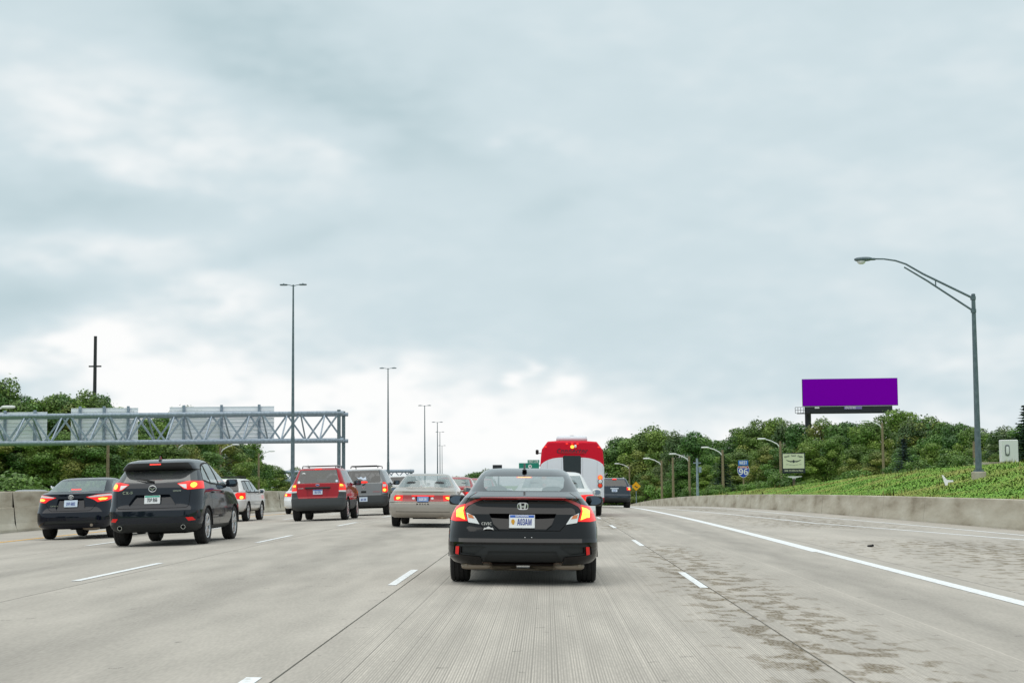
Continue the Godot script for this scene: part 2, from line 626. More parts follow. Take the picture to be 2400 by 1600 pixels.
# d: rows, bulge, paint, cuts, arches [z_rear, z_front, radius, y], wheels [r, width, track_half, style], floor
func build_car(called: String, label: String, category: String, d: Dictionary) -> Node3D:
	var root := thing(called, label, category, Vector3.ZERO)
	var tris := loft(d.rows, d.get("bulge", 0.02))
	var body := tris
	var w: Array = d.wheels
	var ar: Array = d.arches
	for z: float in [ar[0], ar[1]]:
		var hole := PackedVector2Array()
		for i in 25:
			var a := PI * i / 24.0
			hole.append(Vector2(z + ar[2] * cos(a), ar[3] + ar[2] * sin(a)))
		hole.append(Vector2(z - ar[2], -0.1))
		hole.append(Vector2(z + ar[2], -0.1))
		tris = apply_cut(root, tris, ["", "sides", hole, null, 0.0])
	for c in d.cuts:
		tris = apply_cut(root, tris, c)
	part("body", skin(tris), d.paint, root)
	# wheel housings and underbody
	var fy: float = d.rows[0][0]
	var sh := Shape.new()
	var o := half_outline(d.rows[0], 0.0)
	for i in o.size() - 1:
		sh.quad(o[i], o[i + 1], Vector3(-o[i + 1].x, fy, o[i + 1].z), Vector3(-o[i].x, fy, o[i].z), Vector3.DOWN)
	for z: float in [ar[0], ar[1]]:
		for s: float in [-1.0, 1.0]:
			var xo: float = s * (w[2] + w[1] * 0.5 + 0.015)
			var xi: float = s * (w[2] - w[1] * 0.5 - 0.1)
			for i in 16:
				var a0 := PI * i / 16.0
				var a1 := PI * (i + 1) / 16.0
				var p0 := Vector3(xo, ar[3] + (ar[2] + 0.004) * sin(a0), z + (ar[2] + 0.004) * cos(a0))
				var p1 := Vector3(xo, ar[3] + (ar[2] + 0.004) * sin(a1), z + (ar[2] + 0.004) * cos(a1))
				var q := Vector3(xi - xo, 0, 0)
				sh.quad(p0, p1, p1 + q, p0 + q, Vector3(0, -sin(a0), -cos(a0)))
				sh.flat(p0 + q, p1 + q, Vector3(xi, ar[3], z), Vector3(s, 0, 0))
	sh.box(Vector3(0, fy - 0.02, (ar[0] + ar[1]) * 0.5), Vector3(0.75, 0.08, ar[0] - ar[1] - 0.7))
	sh.tube(Vector3(-w[2], w[0] * 0.85, ar[0]), Vector3(w[2], w[0] * 0.85, ar[0]), 0.05, 0.05, 8)
	part("underbody", sh.mesh(), mats.black_matte, root)
	for z: float in [ar[0], ar[1]]:
		for s: float in [-1.0, 1.0]:
			wheel(root, Vector3(s * w[2], w[0], z), w[0], w[1], s, w[3])
	# inside
	if d.get("inside", true):
		var zi: float = ar[1] + 1.05
		var up: float = d.get("seat_y", 0.22)
		seat(root, Vector3(-0.36, up, zi + 0.75), 0.5, mats.trim, [0.0])
		seat(root, Vector3(0.36, up, zi + 0.75), 0.5, mats.trim, [0.0])
		seat(root, Vector3(0, up - 0.05, zi + 1.75), 1.25, mats.trim, d.get("rear_rests", [-0.38, 0.38]))
		var ds := Shape.new()
		ds.blob(Vector3(0, up + 0.62, zi - 0.25), Vector3(0.66, 0.13, 0.25), 0.5)
		part("dashboard", ds.mesh(), mats.trim, root)
	# mirrors
	if d.has("mirror"):
		var m: Array = d.mirror
		for s: float in [-1.0, 1.0]:
			var ms := Shape.new()
			ms.blob(Vector3(s * m[0], m[1], m[2]), Vector3(m[3], m[4], 0.07), 0.45)
			ms.tube(Vector3(s * (m[0] - m[3]), m[1] - m[4] * 0.5, m[2]), Vector3(s * (m[0] - m[3] - 0.14), m[1] - m[4] * 0.75, m[2] - 0.02), 0.03, 0.04, 6)
			var mo := part("door_mirror", ms.mesh(), d.get("mirror_paint", d.paint), root)
			var mg := Shape.new()
			mg.plate(circle(0, 0, m[3] * 0.84, m[4] * 0.8, 14), Vector3(s * m[0], m[1], m[2] + 0.071), 0.004, Basis(Vector3.UP, -s * 0.12))
			part("mirror_glass", mg.mesh(), mats.mirror, mo)
	for e in d.get("extras", []):
		e.call(root, body)
	return root

func number_plate(root: Node3D, body: Array, x: float, y: float, w: float, h: float, words: String, ink: Material, top: Material, field: Material, head := "", push := 0.02) -> void:
	var p := rear_at(body, x, y)
	var p1 := rear_at(body, x, y + h * 0.45)
	var p0 := rear_at(body, x, y - h * 0.45)
	var up := (p1 - p0).normalized() if p1.z > -50 and p0.z > -50 else Vector3.UP
	var b := Basis(Vector3.RIGHT, up, Vector3.RIGHT.cross(up))
	var at := p + b.z * push
	var s := Shape.new()
	s.box(at, Vector3(w, h, 0.012), b, 0.004)
	var o := part("number_plate", s.mesh(), field, root)
	if top:
		var t := Shape.new()
		t.box(at + b.y * h * 0.37 + b.z * 0.0062, Vector3(w * 0.94, h * 0.18, 0.003), b)
		part("plate_band", t.mesh(), top, o)
	if head: letters(head, h * 0.13, field if top else ink, o, at + b.y * h * 0.37 + b.z * 0.0085, true, w * 0.5, "lettering", b)
	var shift := 0.1 * w if words.begins_with(" ") else 0.0
	letters(words.strip_edges(), h * 0.46, ink, o, at + b.x * shift - b.y * h * 0.06 + b.z * 0.007, true, w * (0.56 if shift > 0.0 else 0.64), "lettering", b)

func emblem_ring(s: Shape, c: Vector3, rx: float, ry: float, t: float, n := 24) -> void:
	for i in n:
		var a0 := TAU * i / n
		var a1 := TAU * (i + 1) / n
		s.tube(c + Vector3(rx * cos(a0), ry * sin(a0), 0), c + Vector3(rx * cos(a1), ry * sin(a1), 0), t, t, 6, false)

# ------------------------------------------------------------------ the vehicles
func fin(root: Node3D, at: Vector3, k := 1.0) -> void:
	var s := Shape.new()
	var poly := pv([0.02, 0.0, -0.05, 0.075, -0.065, 0.078, -0.15, 0.0])
	for i in poly.size(): poly[i] *= k
	s.plate(poly, at, 0.022 * k, Basis(Vector3(0, 0, 1), Vector3.UP, Vector3(-1, 0, 0)))
	s.blob(at + Vector3(0, 0.004, -0.07 * k), Vector3(0.03 * k, 0.016 * k, 0.1 * k), 0.9, Basis.IDENTITY, 6, 10)
	part("roof_antenna", s.mesh(), mats.black_gloss, root)

func tilted_recess(root: Node3D, poly: PackedVector2Array, y0: float, z0: float, y1: float, z1: float, m: Material) -> void:
	# the number plate pocket: a panel that leans back at the top
	var s := Shape.new()
	var idx := Geometry2D.triangulate_polygon(poly)
	for i in range(0, idx.size(), 3):
		var p := []
		for e in 3:
			var q := poly[idx[i + e]]
			p.append(Vector3(q.x, q.y, lerpf(z0, z1, (q.y - y0) / (y1 - y0)) - 0.06 * q.x * q.x))
		s.flat(p[0], p[1], p[2], Vector3(0, 0, 1))
	for i in poly.size():
		var a := poly[i]
		var b := poly[(i + 1) % poly.size()]
		var pa := Vector3(a.x, a.y, lerpf(z0, z1, (a.y - y0) / (y1 - y0)) - 0.06 * a.x * a.x)
		var pb := Vector3(b.x, b.y, lerpf(z0, z1, (b.y - y0) / (y1 - y0)) - 0.06 * b.x * b.x)
		var f := Vector3(0, 0, 0.06)
		if a.y > y0 + 0.03 or b.y > y0 + 0.03:
			s.quad(pa, pb, pb + f, pa + f, Vector3(-(a.x + b.x), y0 - (a.y + b.y) * 0.5, 0))
	part("plate_recess", s.mesh(), m, root)

func squircle_ring(s: Shape, c: Vector3, rx: float, ry: float, t: float) -> void:
	var n := 28
	for i in n:
		var p := []
		for e in 2:
			var a := TAU * (i + e) / n
			p.append(c + Vector3(rx * signf(cos(a)) * pow(absf(cos(a)), 0.55), ry * signf(sin(a)) * pow(absf(sin(a)), 0.55), 0))
		s.tube(p[0], p[1], t, t, 6, false)

func make_coupe() -> Node3D:
	var bk: Material = mats.paint_black
	var rows := [
		[0.235, 0.74, -0.16, -4.30, 0.05, 0.18, 0.20], [0.27, 0.83, -0.07, -4.38, 0.06, 0.22, 0.25], [0.33, 0.885, -0.01, -4.46, 0.08, 0.26, 0.30],
		[0.42, 0.90, 0.0, -4.49, 0.08, 0.28, 0.32], [0.512, 0.90, 0.0, -4.48, 0.08, 0.28, 0.32, 1], [0.556, 0.90, -0.036, -4.47, 0.08, 0.28, 0.32, 1],
		[0.60, 0.90, -0.05, -4.44, 0.08, 0.28, 0.34], [0.68, 0.895, -0.08, -4.34, 0.08, 0.28, 0.36], [0.76, 0.882, -0.11, -4.08, 0.08, 0.28, 0.38],
		[0.84, 0.856, -0.125, -3.86, 0.08, 0.27, 0.40, 1], [0.90, 0.826, -0.155, -3.66, 0.08, 0.26, 0.42], [0.96, 0.786, -0.185, -3.46, 0.08, 0.26, 0.44],
		[1.00, 0.752, -0.17, -3.30, 0.07, 0.26, 0.46], [1.03, 0.726, -0.115, -3.22, 0.06, 0.26, 0.46, 1], [1.048, 0.712, -0.15, -3.16, 0.06, 0.26, 0.46],
		[1.075, 0.694, -0.33, -3.08, 0.06, 0.24, 0.44], [1.105, 0.676, -0.52, -3.02, 0.06, 0.22, 0.42, 1], [1.18, 0.640, -0.78, -2.88, 0.06, 0.20, 0.40],
		[1.26, 0.598, -1.06, -2.70, 0.06, 0.19, 0.38], [1.315, 0.565, -1.28, -2.56, 0.06, 0.18, 0.36, 1], [1.35, 0.535, -1.45, -2.46, 0.06, 0.18, 0.34],
		[1.378, 0.49, -1.64, -2.36, 0.06, 0.18, 0.28], [1.393, 0.42, -1.80, -2.28, 0.05, 0.18, 0.2], [1.40, 0.30, -1.95, -2.2, 0.04, 0.15, 0.08]]
	var light := pv([0.688, 0.955, 0.90, 0.905, 0.89, 0.765, 0.806, 0.752, 0.655, 0.757, 0.692, 0.875])
	var core := pv([0.70, 0.925, 0.765, 0.905, 0.80, 0.88, 0.795, 0.80, 0.76, 0.80, 0.685, 0.772, 0.712, 0.875])
	var seam: Material = mats.gap
	var cuts := [
		["rear_window_surround", "rear", pv([-0.565, 1.312, 0.565, 1.312, 0.66, 1.108, -0.66, 1.108]), mats.black_gloss, 0.0,
			[["rear_window", pv([-0.49, 1.292, 0.49, 1.292, 0.505, 1.25, 0.49, 1.16, 0.44, 1.116, -0.44, 1.116, -0.49, 1.16, -0.505, 1.25]), mats.glass_clear, 0.0]]],
		["windscreen", "front", pv([-0.72, 1.0, 0.72, 1.0, 0.56, 1.345, -0.56, 1.345]), mats.glass_clear, 0.0],
		["side_window", "sides", pv([-1.12, 1.075, -1.42, 1.22, -1.75, 1.315, -1.9, 1.335, -1.9, 1.04]), mats.glass_clear, 0.0],
		["side_window", "sides", pv([-1.95, 1.04, -1.95, 1.34, -2.25, 1.33, -2.6, 1.22, -2.95, 1.05]), mats.glass_clear, 0.0],
		["light_strip", "rear", pv([0.0, 1.042, 0.50, 1.036, 0.60, 1.002, 0.687, 0.957, 0.691, 0.885, 0.66, 0.93, 0.56, 0.985, 0.49, 1.013, 0.0, 1.019, -0.49, 1.013, -0.56, 0.985, -0.66, 0.93, -0.691, 0.885, -0.687, 0.957, -0.60, 1.002, -0.50, 1.036]), mats.lens_dark, 0.004],
		["strip_recess", "rear", pv([-0.49, 1.013, 0.49, 1.013, 0.45, 0.988, 0.0, 0.994, -0.45, 0.988]), mats.black_matte, -0.012],
		["tail_light", "pair", light, mats.lens_red, 0.006, [["brake_glow", core, mats.brake_core, 0.008]]],
		["reverse_light", "pair", pv([0.672, 0.856, 0.652, 0.757, 0.645, 0.742, 0.515, 0.722, 0.575, 0.815]), mats.lens_white, 0.004, [["indicator", pv([0.60, 0.825, 0.655, 0.84, 0.645, 0.795, 0.575, 0.785]), mats.lens_amber, 0.006]]],
		["boot_seam", "rear", pv([-0.50, 0.715, -0.44, 0.652, 0.44, 0.652, 0.50, 0.715, 0.508, 0.713, 0.446, 0.643, -0.446, 0.643, -0.508, 0.713]), seam, -0.006],
		["boot_seam", "pair", pv([0.565, 1.10, 0.64, 1.05, 0.70, 0.962, 0.694, 0.958, 0.632, 1.046, 0.558, 1.096]), seam, -0.004],
		["plate_recess", "rear", pv([-0.40, 0.848, 0.40, 0.848, 0.345, 0.72, 0.28, 0.668, -0.28, 0.668, -0.345, 0.72]), null, 0.0],
		["bumper_insert", "rear", pv([-0.785, 0.492, 0.785, 0.492, 0.815, 0.46, 0.825, 0.372, 0.50, 0.338, 0.455, 0.22, -0.455, 0.22, -0.50, 0.338, -0.825, 0.372, -0.815, 0.46]), mats.plastic, -0.012,
			[["vent_panel", pv([0.50, 0.47, 0.74, 0.46, 0.74, 0.385, 0.57, 0.365, 0.44, 0.455]), mats.plastic_gloss, -0.03], ["vent_panel", mirror_poly(pv([0.50, 0.47, 0.74, 0.46, 0.74, 0.385, 0.57, 0.365, 0.44, 0.455])), mats.plastic_gloss, -0.03],
			["reflector", pv([0.748, 0.462, 0.79, 0.46, 0.795, 0.372, 0.755, 0.365]), mats.reflector, 0.006], ["reflector", mirror_poly(pv([0.748, 0.462, 0.79, 0.46, 0.795, 0.372, 0.755, 0.365])), mats.reflector, 0.006],
			["diffuser", pv([-0.40, 0.408, 0.40, 0.408, 0.47, 0.24, -0.47, 0.24]), mats.plastic, -0.035]]],
	]
	var extra := func(root: Node3D, body: Array) -> void:
		number_plate(root, body, -0.008, 0.757, 0.305, 0.165, "  A03AM", mats.ink_blue, mats.plate_blue, mats.plate_white, "MICHIGAN", -0.002)
		tilted_recess(root, pv([-0.405, 0.852, 0.405, 0.852, 0.35, 0.72, 0.285, 0.664, -0.285, 0.664, -0.35, 0.72]), 0.664, -0.115, 0.852, -0.205, bk)
		var np: Node = root.get_node("number_plate")
		var pe := rear_at(body, -0.115, 0.745)
		var sq := Shape.new()
		sq.plate(circle(-0.115, 0.757, 0.021, 0.027, 14), Vector3(0, 0, pe.z + 0.014), 0.004)
		sq.plate(circle(-0.112, 0.728, 0.011, 0.02, 10), Vector3(0, 0, pe.z + 0.01), 0.004)
		part("plate_picture", sq.mesh(), mats.plate_orange, np)
		var e := Shape.new()
		var c := rear_at(body, 0.0, 0.935) + Vector3(0, 0, 0.012)
		squircle_ring(e, c, 0.06, 0.04, 0.0085)
		for s: float in [-1.0, 1.0]:
			e.plate(pv([0.012 * s, -0.033, 0.03 * s, -0.033, 0.044 * s, 0.034, 0.02 * s, 0.034]), c, 0.012)
		e.box(c + Vector3(0, -0.004, 0), Vector3(0.04, 0.014, 0.01))
		part("badge", e.mesh(), mats.chrome, root)
		var q := rear_at(body, -0.43, 0.728)
		letters("CIVIC", 0.032, mats.chrome, root, q + Vector3(0, 0, 0.008), true, 0.12, "badge_lettering")
		var k := rear_at(body, -0.405, 0.676)
		var st := Shape.new()
		st.plate(pv([-0.062, -0.022, -0.03, -0.01, 0.03, -0.01, 0.062, -0.022, 0.05, 0.006, 0.03, 0.004, 0.0, 0.022, -0.03, 0.004, -0.05, 0.006]), k + Vector3(0, 0, 0.02), 0.003)
		part("sticker", st.mesh(), mats.white_paint, root)
		fin(root, Vector3(0.0, 1.37, -1.42), 1.15)
		var bl := Shape.new()
		bl.box(Vector3(0.0, 1.283, -1.205), Vector3(0.20, 0.022, 0.02), Basis.IDENTITY, 0.006)
		var hl := part("high_brake_light", bl.mesh(), mats.brake_red, root)
		var bc := Shape.new()
		bc.box(Vector3(0.0, 1.283, -1.193), Vector3(0.165, 0.011, 0.008), Basis.IDENTITY, 0.003)
		part("brake_glow", bc.mesh(), mats.brake_core, hl)
		for s: float in [-1.0, 1.0]:
			var mu := Shape.new()
			mu.blob(Vector3(0.55 * s, 0.225, -0.32), Vector3(0.19, 0.045, 0.13), 0.5)
			mu.tube(Vector3(0.38 * s, 0.2, -0.4), Vector3(0.1 * s, 0.19, -0.7), 0.03, 0.03, 8)
			mu.tube(Vector3(0.68 * s, 0.235, -0.2), Vector3(0.62 * s, 0.225, -0.32), 0.026, 0.026, 10)
			part("muffler", mu.mesh(), mats.exhaust, root)
		var ax := Shape.new()
		ax.path([Vector3(-0.42, 0.2, -0.62), Vector3(-0.34, 0.165, -0.62), Vector3(0.34, 0.165, -0.62), Vector3(0.42, 0.2, -0.62)], [0.018, 0.016, 0.016, 0.018], 8)
		part("axle_brace", ax.mesh(), mats.exhaust, root)
		for x: float in [0.03, 0.11]:
			var dot := Shape.new()
			var z := rear_at(body, x, 0.57)
			dot.blob(z + Vector3(0, 0, 0.004), Vector3(0.009, 0.006, 0.006), 1.0, Basis.IDENTITY, 4, 8)
			part("parking_sensor", dot.mesh(), mats.chrome, root)
	return build_car("black_coupe", "black two-door coupe braking straight ahead with plate A03AM", "car", {
		"rows": rows, "bulge": 0.012, "paint": bk, "cuts": cuts, "arches": [-0.93, -3.63, 0.345, 0.325], "wheels": [0.325, 0.235, 0.775, 2],
		"mirror": [0.93, 0.975, -2.85, 0.115, 0.07], "extras": [extra], "seat_y": 0.1, "rear_rests": []})

func make_dark_suv() -> Node3D:
	var pa: Material = mats.paint_slate
	var rows := [
		[0.27, 0.76, -0.20, -4.35, 0.06, 0.2, 0.25], [0.32, 0.85, -0.10, -4.45, 0.08, 0.24, 0.3], [0.40, 0.90, -0.02, -4.52, 0.09, 0.28, 0.34], [0.50, 0.915, 0.0, -4.53, 0.09, 0.3, 0.36],
		[0.62, 0.918, 0.0, -4.53, 0.09, 0.3, 0.36], [0.69, 0.918, -0.005, -4.52, 0.09, 0.3, 0.36, 1], [0.752, 0.916, -0.052, -4.5, 0.09, 0.3, 0.36, 1], [0.80, 0.914, -0.085, -4.42, 0.09, 0.3, 0.38],
		[0.95, 0.91, -0.12, -4.15, 0.09, 0.3, 0.4], [1.06, 0.905, -0.135, -3.85, 0.09, 0.3, 0.42], [1.15, 0.89, -0.16, -3.45, 0.09, 0.3, 0.44], [1.22, 0.868, -0.20, -3.25, 0.09, 0.3, 0.46, 1],
		[1.28, 0.84, -0.28, -3.12, 0.09, 0.28, 0.44], [1.38, 0.795, -0.41, -2.95, 0.09, 0.26, 0.42], [1.475, 0.748, -0.52, -2.76, 0.09, 0.25, 0.4, 1], [1.495, 0.74, -0.36, -2.72, 0.08, 0.24, 0.4], [1.56, 0.705, -0.37, -2.60, 0.08, 0.24, 0.4],
		[1.625, 0.66, -0.42, -2.46, 0.08, 0.24, 0.38, 1], [1.66, 0.62, -0.55, -2.36, 0.07, 0.22, 0.36], [1.69, 0.55, -0.85, -2.2, 0.06, 0.2, 0.3], [1.705, 0.42, -1.2, -2.05, 0.05, 0.18, 0.2], [1.71, 0.28, -1.4, -1.95, 0.04, 0.12, 0.1]]
	var cuts := [
		["spoiler", "rear", pv([-0.70, 1.482, 0.70, 1.482, 0.655, 1.56, 0.60, 1.618, -0.60, 1.618, -0.655, 1.56]), mats.gap, 0.0, [["high_brake_light", pv([-0.11, 1.575, 0.11, 1.575, 0.11, 1.598, -0.11, 1.598]), mats.brake_red, 0.012]]],
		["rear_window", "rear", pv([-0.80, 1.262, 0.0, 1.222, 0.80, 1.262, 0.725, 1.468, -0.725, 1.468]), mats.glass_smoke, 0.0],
		["windscreen", "front", pv([-0.8, 1.18, 0.8, 1.18, 0.62, 1.62, -0.62, 1.62]), mats.glass_clear, 0.0],
		["window_frame", "sides", pv([-0.72, 1.245, -0.94, 1.45, -1.15, 1.565, -1.35, 1.605, -1.7, 1.63, -2.1, 1.63, -2.34, 1.605, -2.68, 1.465, -3.2, 1.135, -1.3, 1.18]), mats.black_matte, 0.003,
			[["quarter_window", pv([-0.82, 1.275, -1.0, 1.43, -1.16, 1.53, -1.28, 1.56, -1.28, 1.225]), mats.glass_pale, 0.0],
			["side_window", pv([-1.38, 1.22, -1.38, 1.575, -1.7, 1.60, -2.0, 1.60, -2.0, 1.19]), mats.glass_pale, 0.0],
			["side_window", pv([-2.12, 1.185, -2.12, 1.595, -2.3, 1.57, -2.6, 1.44, -3.05, 1.17]), mats.glass_pale, 0.0]]],
		["tail_light", "pair", pv([0.47, 1.205, 0.68, 1.25, 0.905, 1.245, 0.92, 1.18, 0.90, 1.10, 0.68, 1.08, 0.60, 1.10]), mats.lens_red, 0.008,
			[["reverse_lens", pv([0.50, 1.185, 0.64, 1.185, 0.655, 1.10, 0.61, 1.11]), mats.lens_white, 0.012], ["brake_glow", circle(0.76, 1.168, 0.05), mats.brake_core, 0.014], ["brake_ring", circle(0.76, 1.168, 0.072), mats.brake_red, 0.011]]],
		["tailgate_seam", "rear", pv([-0.72, 1.07, -0.70, 0.78, -0.66, 0.742, 0.66, 0.742, 0.70, 0.78, 0.72, 1.07, 0.728, 1.07, 0.708, 0.775, 0.664, 0.732, -0.664, 0.732, -0.708, 0.775, -0.728, 1.07]), mats.gap, -0.008],
		["plate_recess", "rear", pv([-0.33, 1.0, 0.33, 1.0, 0.45, 0.815, -0.45, 0.815]), null, 0.0],
		["reflector", "pair", pv([0.66, 0.548, 0.78, 0.552, 0.83, 0.49, 0.71, 0.478]), mats.reflector, 0.004],
		["bumper_cladding", "rear", pv([-0.95, 0.2, 0.95, 0.2, 0.95, 0.40, 0.76, 0.445, -0.76, 0.445, -0.95, 0.40]), mats.plastic, 0.0],
		["sill_cladding", "sides", pv([-6.0, 0.2, -3.55, 0.2, -3.55, 0.37, -6.0, 0.37]), mats.plastic, 0.0], ["sill_cladding", "sides", pv([-3.55, 0.2, -1.0, 0.2, -1.0, 0.37, -3.55, 0.37]), mats.plastic, 0.0], ["sill_cladding", "sides", pv([-1.0, 0.2, 0.5, 0.2, 0.5, 0.37, -1.0, 0.37]), mats.plastic, 0.0],
		["door_seam", "sides", pv([-2.05, 1.17, -2.062, 1.17, -2.062, 0.40, -2.05, 0.40]), mats.gap, -0.004],
		["door_seam", "sides", pv([-1.22, 1.20, -1.232, 1.20, -1.30, 0.95, -1.31, 0.70, -1.295, 0.70, -1.285, 0.95]), mats.gap, -0.004],
	]
	var extra := func(root: Node3D, body: Array) -> void:
		number_plate(root, body, 0.0, 0.905, 0.31, 0.165, "7DP R66", mats.ink_dark, mats.plate_green, mats.plate_white, "", -0.004)
		tilted_recess(root, pv([-0.335, 1.004, 0.335, 1.004, 0.455, 0.811, -0.455, 0.811]), 0.811, -0.115, 1.004, -0.205, pa)
		var c := rear_at(body, 0.0, 1.115) + Vector3(0, 0, 0.014)
		var e := Shape.new()
		emblem_ring(e, c, 0.074, 0.06, 0.009)
		e.plate(pv([-0.066, 0.012, -0.036, 0.022, 0.0, -0.01, 0.036, 0.022, 0.066, 0.012, 0.03, 0.0, 0.0, -0.034, -0.03, 0.0]), c, 0.012)
		part("badge", e.mesh(), mats.chrome, root)
		letters("CX-5", 0.055, mats.chrome, root, rear_at(body, -0.49, 1.045) + Vector3(0, 0, 0.008), true, 0.2, "badge_lettering")
		letters("SKYACTIV", 0.03, mats.chrome, root, rear_at(body, 0.48, 1.065) + Vector3(0, 0, 0.008), true, 0.16, "badge_lettering")
		var wi := Shape.new()
		var w0 := rear_at(body, 0.02, 1.235) + Vector3(0, 0.01, 0.02)
		var w1 := rear_at(body, -0.36, 1.31) + Vector3(0, 0, 0.025)
		wi.tube(w0, w0.lerp(w1, 0.5) + Vector3(0, 0.012, 0.01), 0.022, 0.016, 8)
		wi.tube(w0.lerp(w1, 0.5) + Vector3(0, 0.012, 0.01), w1, 0.016, 0.006, 8)
		part("wiper", wi.mesh(), mats.black_matte, root)
		for s: float in [-1.0, 1.0]:
			var t := Shape.new()
			t.lathe_x(Vector3.ZERO, [Vector2(0.0, 0.045), Vector2(0.12, 0.045), Vector2(0.12, 0.038), Vector2(0.0, 0.036)], 16)
			var o := part("exhaust_tip", t.mesh(), mats.chrome, root)
			o.transform = Transform3D(Basis(Vector3.UP, -PI / 2), Vector3(0.62 * s, 0.365, -0.14))
		fin(root, Vector3(0.03, 1.675, -0.62), 1.1)
		for s: float in [-1.0, 1.0]:
			for z: float in [-1.45, -2.35]:
				var h := Shape.new()
				h.blob(Vector3(s * 0.945, 1.02, z), Vector3(0.018, 0.018, 0.1), 0.6, Basis.IDENTITY, 6, 10)
				part("door_handle", h.mesh(), pa, root)
	return build_car("dark_blue_crossover", "dark slate crossover with sloping rear window, red lamps and alloy wheels, third lane", "car", {
		"rows": rows, "bulge": 0.015, "paint": pa, "cuts": cuts, "arches": [-0.95, -3.65, 0.40, 0.36], "wheels": [0.36, 0.235, 0.80, 1],
		"mirror": [1.01, 1.20, -2.92, 0.12, 0.085], "extras": [extra], "seat_y": 0.4})

func sedan_rows(w: float, h: float, l: float, deck: float, belt: float, wt: float, win_z: float, roof_z: float) -> Array:
	# deck: height of the boot edge; belt: foot of the rear window
	return [
		[0.26, w * 0.86, -0.14, -l + 0.12, 0.06, 0.2, 0.22], [0.31, w * 0.95, -0.05, -l + 0.05, 0.08, 0.25, 0.28], [0.40, w * 0.99, 0.0, -l, 0.09, 0.28, 0.32], [0.56, w, 0.0, -l, 0.09, 0.3, 0.34],
		[0.635, w, -0.015, -l + 0.02, 0.09, 0.3, 0.34, 1], [0.685, w, -0.052, -l + 0.05, 0.09, 0.3, 0.35], [0.76, w * 0.995, -0.085, -l + 0.25, 0.09, 0.3, 0.36], [0.86, w * 0.98, -0.11, -l + 0.7, 0.09, 0.3, 0.38],
		[deck - 0.06, w * 0.94, -0.13, -l + 1.0, 0.09, 0.3, 0.4], [deck - 0.012, w * 0.915, -0.13, -l + 1.12, 0.08, 0.3, 0.4, 1], [deck, w * 0.905, -0.16, -l + 1.16, 0.08, 0.3, 0.4],
		[(deck + belt) * 0.5 + 0.008, w * 0.885, win_z * 0.6, -l + 1.22, 0.08, 0.28, 0.4], [belt, w * 0.86, win_z, -l + 1.3, 0.08, 0.26, 0.4, 1], [lerpf(belt, h, 0.3), lerpf(w * 0.86, wt, 0.36), lerpf(win_z, roof_z, 0.34), -l + 1.55, 0.08, 0.24, 0.38],
		[lerpf(belt, h, 0.6), lerpf(w * 0.86, wt, 0.7), lerpf(win_z, roof_z, 0.68), -l + 1.82, 0.08, 0.22, 0.36], [lerpf(belt, h, 0.8), wt, lerpf(win_z, roof_z, 0.92), -l + 2.0, 0.07, 0.2, 0.34, 1],
		[lerpf(belt, h, 0.91), wt * 0.93, roof_z - 0.1, -l + 2.13, 0.06, 0.2, 0.3], [lerpf(belt, h, 0.97), wt * 0.8, roof_z - 0.3, -l + 2.22, 0.05, 0.2, 0.22], [h, wt * 0.55, roof_z - 0.55, -l + 2.35, 0.04, 0.15, 0.1]]

